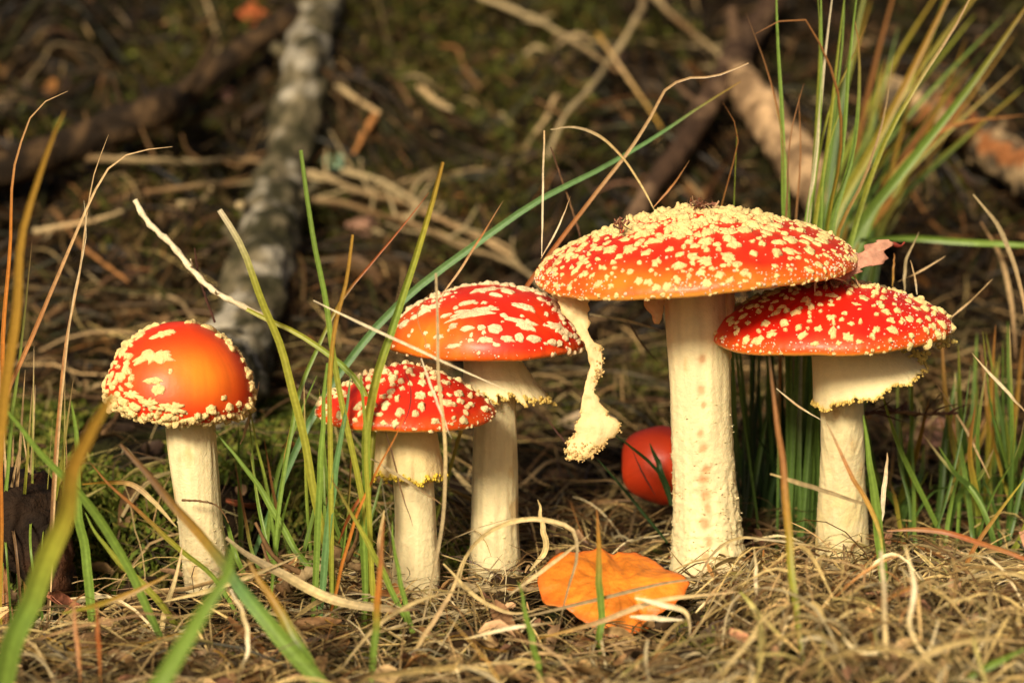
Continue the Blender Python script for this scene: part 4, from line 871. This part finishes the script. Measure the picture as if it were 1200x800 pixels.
for i in range(52):
    x0 = rr.uniform(868, 958); tx = x0+rr.gauss(0, 22); ty = rr.uniform(330, 520)
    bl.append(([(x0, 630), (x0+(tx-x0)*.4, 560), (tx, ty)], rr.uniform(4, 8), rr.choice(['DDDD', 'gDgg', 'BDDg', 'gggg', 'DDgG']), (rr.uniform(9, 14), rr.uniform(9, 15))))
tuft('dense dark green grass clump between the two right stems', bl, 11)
bl = []
for i in range(88):
    x0 = rr.uniform(1025, 1225); tx = x0+rr.gauss(12, 42); ty = rr.uniform(370, 540) if x0 > 1130 else rr.uniform(415, 560)
    bl.append(([(x0, 640), (x0+(tx-x0)*.35, 590-rr.uniform(0, 20)), (x0+(tx-x0)*.7+rr.gauss(0, 4), (590+ty)/2), (tx, ty)], rr.uniform(4, 9), rr.choice(['gGGG', 'gggY', 'GGGY', 'gggG', 'GYoA', 'ggGT']), (rr.uniform(4, 20), rr.uniform(4, 20))))
tuft('low green grass tuft filling the right edge beside the slim right stem', bl, 10)
bl = []
for i in range(16):
    x0 = rr.uniform(270, 420); tx = x0+rr.gauss(0, 25); ty = rr.uniform(440, 600)
    bl.append(([(x0, 650), (x0+(tx-x0)*.4, 610), (tx, ty)], rr.uniform(4, 7), rr.choice(['gGGG', 'GGYT', 'GGAA', 'gGGY']), (rr.uniform(-2, 4), rr.uniform(-2, 5))))
tuft('sparse green blades behind the stalks between dome and small mushroom', bl, 1)
bl = []
for i in range(14):
    x0 = rr.uniform(-10, 90); tx = x0+rr.gauss(0, 18); ty = rr.uniform(400, 560)
    bl.append(([(x0, 640), (x0+(tx-x0)*.4, 590), (tx, ty)], rr.uniform(3, 6), rr.choice(['BAAT', 'gGYT', 'AATT', 'BBTT']), (rr.uniform(-4, 4), rr.uniform(-4, 5))))
tuft('thin rusty grass at the far left above the dark hollow', bl, 0)

q = np.array([[*at(-40, 585, 4), 2.4], [*at(5, 600, 2), 2.3], [*at(38, 622, 0), 2.0], [*at(58, 665, -1), 1.3], [*at(66, 700, -1), .8]]); q = spline(q, 46)
V, F, _ = tube(q[:, :3], q[:, 3], 30, None, True, .28, 6, .8)
cr_ = np.array([.018, .009, .004])*(1+.6*fbm(V, .8, 2, 3))[:, None]; k_ = sstep(fbm(V, .6, 9, 3), .2, .7)[:, None]; cr_ = cr_*(1-k_)+np.array([.09, .035, .015])*k_
tag(mesh_obj('hollow_shade_mass', V, F, M_bark, origin=q[0, :3], col=cr_), 'black root-like mass put in for the shade of the hollow at the left edge', 'root')  # black lump added where the hollow is mostly a dark hole
# ------------------------------------------------------------------ leaves
def leaf(label, c0, length, width, yaw, pitch, roll, col, curl=.4, tatter=.25, seed=0, name='dead_leaf', cat='leaf', ns=22, nw=10):
    t = np.linspace(0, 1, ns); u = np.linspace(-1, 1, nw); T, U = np.meshgrid(t, u, indexing='ij')
    q = np.stack([T*6, U*2, T*0+seed], -1)
    wd = width/2*np.sin(np.pi*np.clip(T, .03, .97))**.75*(1+tatter*vn(np.stack([T*9, np.sign(U)*3, T*0+seed], -1), 1, 2))
    P = np.stack([(T-.5)*length, U*wd, curl*(U**2)*width*.35+.12*length*curl*np.sin(T*4+seed)+.05*width*fbm(q, .8, seed, 3)], -1)
    M = np.array(Matrix.Rotation(yaw, 3, 'Z')@Matrix.Rotation(pitch, 3, 'Y')@Matrix.Rotation(roll, 3, 'X'))
    P = P@M.T+c0; Nn = M@np.array([0, 0, 1.0]); B = P-Nn*.03
    V = np.concatenate([P.reshape(-1, 3), B.reshape(-1, 3)]); k = ns*nw; f = grid(ns, nw, False)
    border = [i*nw for i in range(ns)]; b2 = [i*nw+nw-1 for i in range(ns)]
    side = [[border[i+1], border[i], border[i]+k, border[i+1]+k] for i in range(ns-1)]+[[b2[i], b2[i+1], b2[i+1]+k, b2[i]+k] for i in range(ns-1)]
    ends = [[j_, j_+1, j_+1+k, j_+k][::-1] for j_ in range(nw-1)]+[[(ns-1)*nw+j_, (ns-1)*nw+j_+1, (ns-1)*nw+j_+1+k, (ns-1)*nw+j_+k] for j_ in range(nw-1)]
    c = np.tile(col, (2*k, 1))*(1+.25*fbm(V, 1.5, seed, 3))[:, None]
    c = c*np.where(np.abs(np.tile(U.reshape(-1), 2)) < .12, .75, 1)[:, None]
    return tag(mesh_obj(name, V, [f, f[:, ::-1]+k, np.array(side), np.array(ends)], M_leaf, origin=c0, col=c), label, cat)
lf, LP = None, None
# tattered leaf wedged between the two right caps
root = empty('dead_leaf', at(992, 322, -1.2), 'tattered pinkish brown leaf wedged between the two right caps', 'leaf')
o1, _ = sheet('leaf_blade', root, [(281, 1030, 1042), (286, 1020, 1047), (292, 1012, 1041), (298, 1006, 1036), (304, 1000, 1036), (309, 997, 1032), (314, 994, 1012), (320, 990, 1003), (328, 984, 996)], lambda py: -1.2-(py-280)*.03, .05, (.56, .27, .17), M_leaf, bulge=.06, seed=61, nx=12, tat=.30, edgecol=(.40, .16, .10))
v, f, c_ = tube(spline(np.array([at(1036, 288, -1.2), at(1046, 286, -1), at(1056, 288, -.8), at(1060, 284, -.6)]), 14), np.linspace(.14, .05, 14), 8, np.tile([.30, .05, .03], (14, 1)), rough=.4, seed=3, sc=3)
mesh_obj('leaf_tip', v, f, M_leaf, root, origin=root['o_cm'], col=c_)
straw('curled pale grass scrap lying on the right cap beside the wedged leaf', [(955, 342), (957, 330), (966, 324), (980, 326), (992, 330)], 4, 'PPPT', (-3.0, -2.8))
debris = []
for cx, cy, sx, sy, n, Yd, lb in ((977, 330, 20, 6, 46, -1.6, 'dark tangle of moss and bark bits on the right cap beside the wedged leaf'), (822, 240, 16, 5, 60, -.6, 'reddish brown fibre scrap stuck on the crown of the biggest cap'), (727, 262, 8, 5, 26, -2.6, 'small brown fibre scrap on the left shoulder of the biggest cap')):
    g = np.random.default_rng(int(cx)); C = []
    for _ in range(n):
        a = at(cx+g.normal()*sx*.5, cy+g.normal()*sy*.5, Yd+g.normal()*.3); d = g.normal(size=3)*(.3 if cx > 900 else .15); C.append(spline(np.array([a-d, a+g.normal(size=3)*.1, a+d]), 6))
    C = np.array(C); W = np.full(C.shape[:2], .045)*g.uniform(.6, 1.8, (n, 1)); cols = np.array([(.22, .08, .04), (.36, .15, .09), (.10, .05, .03), (.5, .3, .16)])[g.integers(0, 4, n)][:, None]*np.ones((1, 6, 1))
    V, F, c = ribbons(C, W, g.uniform(0, 3, (n, 1))*np.ones((1, 6)), cols)
    tag(mesh_obj('debris', V, F, M_leaf, origin=at(cx, cy, Yd), col=c), lb, 'plant debris')
def gl(px, py, lift=.6): return hit(px, py, lift)
leaf('reddish brown dead leaf in the litter at lower left', gl(85, 715, 1.2), 3.0, 1.9, .6, .5, .3, (.42, .15, .08), seed=2)
leaf('rust coloured bark flake behind the dome mushroom foot', gl(290, 592, 1.0), 2.2, 1.2, .2, .2, -.3, (.32, .09, .04), seed=3)
leaf('pink brown dead leaf on the bank under the forked branch', gl(440, 270, .8), 4.5, 2.6, .3, .2, .6, (.50, .27, .17), seed=4)
leaf('pale bleached leaf in the litter behind the torn veil strip', gl(690, 498, .8), 4.0, 1.8, .4, .1, .5, (.50, .36, .22), seed=5)
leaf('brown dead leaf behind the grass at the right edge', gl(1110, 520, .8), 5.0, 3.0, .2, .1, .5, (.30, .15, .10), seed=6)
leaf('small orange leaf far up the bank beside the grey log', gl(298, 22, 1.0), 3.2, 2.4, .3, .2, .9, (.62, .16, .05), seed=7)
leaf('pinkish leaf scrap left of the grey log', gl(272, 115, .8), 2.6, 1.8, .3, .1, .7, (.48, .25, .18), seed=8)
leaf('small orange brown leaf chip in the right mound', gl(866, 745, 1.6), 1.1, .6, -.8, .3, .3, (.60, .28, .14), seed=9)
leaf('pale green lichen flake beside the forked branch', gl(392, 190, 1.2), 2.0, 1.6, .3, .1, .8, (.25, .36, .22), seed=10)
leaf('brown leaf lying in the gap right of the middle stem', gl(660, 560, .6), 3.0, 1.6, .8, .2, .3, (.34, .18, .08), seed=11)
leaf('dull red leaf in the litter below the dark grass clump', gl(845, 640, .7), 1.8, 1.1, 1.2, .3, .4, (.30, .10, .06), seed=12)

# ------------------------------------------------------------------ the litter itself: uncountable
LIT = {}
def lying(name, label, n, xr, yr, Lr, Wr, stack, arch, pal, wts, seed, m=None, nseg=8, across=3, mask=None, steep=0.0, cat='litter', curl=1.0):
    g = np.random.default_rng(seed); k = int(n*(3 if mask else 1.0)); y = g.uniform(*yr, k)
    half = xr*(y+100)
    x = g.uniform(-1, 1, k)*half
    if mask is not None:
        kp = g.random(k) < mask(x, y); x, y = x[kp][:n], y[kp][:n]
    n = len(x); L = g.uniform(*Lr, n)*g.choice([.5, 1, 1.6], n, p=[.35, .45, .2]); th = g.uniform(0, 2*np.pi, n); t = np.linspace(0, 1, nseg)
    curv = g.normal(0, .9*curl, n); c2 = g.normal(0, .5*curl, n); a = th[:, None]+curv[:, None]*t+c2[:, None]*np.sin(t*5+g.uniform(0, 6, (n, 1)))*.5
    st = L[:, None]/(nseg-1); X = x[:, None]+np.cumsum(np.cos(a), 1)*st; Y_ = y[:, None]+np.cumsum(np.sin(a), 1)*st
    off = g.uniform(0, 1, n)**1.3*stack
    Zz = H(X, Y_)+off[:, None]+(g.uniform(-.2, 1, n)*arch*L)[:, None]*np.sin(np.pi*t)+(g.normal(0, .12+steep, n)*L)[:, None]*(t-.5)
    C = np.stack([X, Y_, Zz], -1)
    # keep clear of the stems and of the fallen cap
    ok = np.ones(n, bool)
    for cx, cy, r in ((9.2, 0, 1.5), (15.9, 3, 1.1), (-14.4, -1, 1.0), (-4.4, -3, .95), (-.8, 2, 1.05)):
        ok &= (np.hypot(X-cx, (Y_-cy)).min(1) > r)|(Zz.max(1) < H(cx, cy)+.3)
    ok &= ~((np.abs(X-OC[0]).min(1) < 3.3)&(Y_.min(1) < OC[1]+1)&(Y_.max(1) > OC[1]-9)&(Zz.max(1) > .75))
    ok &= ~((x < -3)&(y > 1.5)&(y < 26)&(g.random(n) < .93*np.clip((-3-x)/5, 0, 1)))
    ok &= g.random(n) < .12+.88*sstep(fbm(np.stack([x, y, 0*x], -1), .30 if yr[0] < 20 else .16, 77+0*seed, 3), -.45, .25)
    ok &= ~((np.hypot((x+23)/5, (y+2)/5) < 1)&(g.random(n) < .85))
    ok &= ~((np.abs(X[:, 4 if nseg > 4 else 1]-OC[0]) < 3.2)&(np.abs(Y_[:, 4 if nseg > 4 else 1]-(OC[1])) < 1.9)&(g.random(n) < .9))
    C, L, n = C[ok], L[ok], int(ok.sum())
    W = g.uniform(*Wr, n)[:, None]*(.12+.88*np.sin(np.pi*np.clip(t*.88+.08, 0, 1))**.7)
    P_ = np.array([PAL.get(q, q) if isinstance(q, str) else q for q in pal]); ci = g.choice(len(pal), n, p=np.array(wts)/sum(wts))
    cj = g.choice(len(pal), n, p=np.array(wts)/sum(wts)); cols = P_[ci][:, None]*(1-.35*t[None, :, None])+P_[cj][:, None]*.35*t[None, :, None]; cols = cols*g.uniform(.45, 1.3, (n, 1, 1))*(.10+1.02*np.clip(off[ok]/stack*1.5, 0, 1)**1.3)[:, None, None]*np.array([1.03, 1, .88])  # low pieces darker: older decay, plus shade inside the mat put into the colour
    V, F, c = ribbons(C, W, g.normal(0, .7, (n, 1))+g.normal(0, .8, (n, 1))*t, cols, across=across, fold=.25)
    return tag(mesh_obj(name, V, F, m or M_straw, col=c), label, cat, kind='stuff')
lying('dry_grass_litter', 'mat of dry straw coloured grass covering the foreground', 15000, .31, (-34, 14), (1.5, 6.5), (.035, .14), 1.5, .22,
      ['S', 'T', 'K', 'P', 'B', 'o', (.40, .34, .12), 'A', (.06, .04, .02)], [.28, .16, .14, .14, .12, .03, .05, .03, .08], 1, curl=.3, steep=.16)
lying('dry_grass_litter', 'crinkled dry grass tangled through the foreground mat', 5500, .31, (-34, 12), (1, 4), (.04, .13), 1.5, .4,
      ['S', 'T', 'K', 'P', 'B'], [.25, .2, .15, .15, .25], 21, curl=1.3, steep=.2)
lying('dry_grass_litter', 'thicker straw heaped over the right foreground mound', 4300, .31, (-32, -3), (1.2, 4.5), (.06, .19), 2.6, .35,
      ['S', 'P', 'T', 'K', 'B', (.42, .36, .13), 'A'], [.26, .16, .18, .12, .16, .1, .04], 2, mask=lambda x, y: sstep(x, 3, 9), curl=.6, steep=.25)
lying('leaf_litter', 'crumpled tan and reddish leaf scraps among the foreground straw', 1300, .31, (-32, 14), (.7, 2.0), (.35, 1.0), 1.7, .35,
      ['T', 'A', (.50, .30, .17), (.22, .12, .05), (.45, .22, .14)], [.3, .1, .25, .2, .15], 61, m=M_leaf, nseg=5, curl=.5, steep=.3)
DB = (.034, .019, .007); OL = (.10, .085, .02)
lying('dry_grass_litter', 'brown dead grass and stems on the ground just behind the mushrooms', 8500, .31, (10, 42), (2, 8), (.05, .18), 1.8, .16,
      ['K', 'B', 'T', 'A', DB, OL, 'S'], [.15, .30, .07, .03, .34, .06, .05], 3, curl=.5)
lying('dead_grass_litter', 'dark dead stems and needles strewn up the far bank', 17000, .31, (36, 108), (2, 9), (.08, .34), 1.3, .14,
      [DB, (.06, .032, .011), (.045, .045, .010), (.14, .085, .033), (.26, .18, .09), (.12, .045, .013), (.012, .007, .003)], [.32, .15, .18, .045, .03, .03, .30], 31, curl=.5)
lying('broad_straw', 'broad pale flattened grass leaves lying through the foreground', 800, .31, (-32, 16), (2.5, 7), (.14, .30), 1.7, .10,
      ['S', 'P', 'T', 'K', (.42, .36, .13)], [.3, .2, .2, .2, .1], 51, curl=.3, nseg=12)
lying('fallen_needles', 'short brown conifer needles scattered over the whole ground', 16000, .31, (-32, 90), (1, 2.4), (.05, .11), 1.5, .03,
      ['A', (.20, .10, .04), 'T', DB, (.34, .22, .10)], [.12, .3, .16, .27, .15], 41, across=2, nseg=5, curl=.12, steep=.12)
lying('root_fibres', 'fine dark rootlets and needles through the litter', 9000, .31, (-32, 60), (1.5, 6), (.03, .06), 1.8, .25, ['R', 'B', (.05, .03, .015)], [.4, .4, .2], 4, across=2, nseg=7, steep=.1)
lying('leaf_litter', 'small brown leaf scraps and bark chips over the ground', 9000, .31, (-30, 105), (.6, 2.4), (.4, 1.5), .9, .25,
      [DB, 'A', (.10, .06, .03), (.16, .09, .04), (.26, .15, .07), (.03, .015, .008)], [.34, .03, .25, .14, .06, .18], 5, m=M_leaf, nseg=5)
# moss
def moss(name, label, n, mask, pal, seed, hr=(.5, 1.4), xr=.31, yr=(-30, 100)):
    g = np.random.default_rng(seed); k = n*5; y = g.uniform(*yr, k); x = g.uniform(-1, 1, k)*xr*(y+100)
    kp = g.random(k) < mask(x, y); x, y = x[kp][:n], y[kp][:n]; n = len(x); z = H(x, y)-.1+.5*np.abs(vn(np.stack([x, y, 0*x], -1), .8, seed))
    h = g.uniform(*hr, n); d = nrm(np.stack([g.normal(0, .6, n), g.normal(0, .6, n)-.25, np.ones(n)], -1)); b = np.stack([x, y, z], -1)
    t = np.array([0, .4, .75, 1]); C = b[:, None]+d[:, None]*(h[:, None]*t)[..., None]+np.stack([g.normal(0, .25, n), g.normal(0, .25, n), 0*h-.15], -1)[:, None]*(t**2)[None, :, None]*h[:, None, None]
    W = (g.uniform(.10, .22, n)*(1+np.maximum(y, 0)/70))[:, None]*np.array([.6, 1.2, .9, .2])
    P_ = np.array(pal); cols = P_[g.integers(0, len(pal), n)][:, None]*g.uniform(.6, 1.25, (n, 1, 1))*(np.array([.85, .95, 1.05, 1.15]))[None, :, None]
    V, F, c = ribbons(C, W, g.uniform(0, 3.1, (n, 1))*np.ones((1, 4)), cols, ref=(0, -1, 0), across=2)
    return tag(mesh_obj(name, V, F, M_moss, col=c), label, 'moss', kind='stuff')
p0 = lambda x, y: np.stack([x, y, 0*x], -1)
moss('moss', 'dark green moss on the low bank behind the dome mushroom', 30000, lambda x, y: ((x < 0)&(y > 3)&(y < 28))*sstep(fbm(p0(x, y), .14, 3, 3), -.5, .2), [(.13, .18, .022), (.19, .22, .03), (.26, .23, .045), (.07, .09, .015)], 7, hr=(.35, .9), yr=(3, 28))
moss('moss', 'olive moss patches scattered up the far bank', 42000, lambda x, y: sstep(fbm(p0(x, y), .10, 9, 3), -.05, .35), [(.06, .065, .010), (.11, .115, .018), (.04, .035, .010), (.12, .085, .02)], 8, yr=(26, 100), hr=(.6, 1.8))
moss('moss', 'yellowish moss showing through the foreground straw', 14000, lambda x, y: sstep(fbm(p0(x, y), .22, 14, 3), .05, .4), [(.16, .15, .03), (.24, .20, .05), (.12, .12, .025)], 9, yr=(-30, 10), hr=(.5, 1.1))
for o in bpy.data.objects:
    if 'o_cm' in o: del o['o_cm']
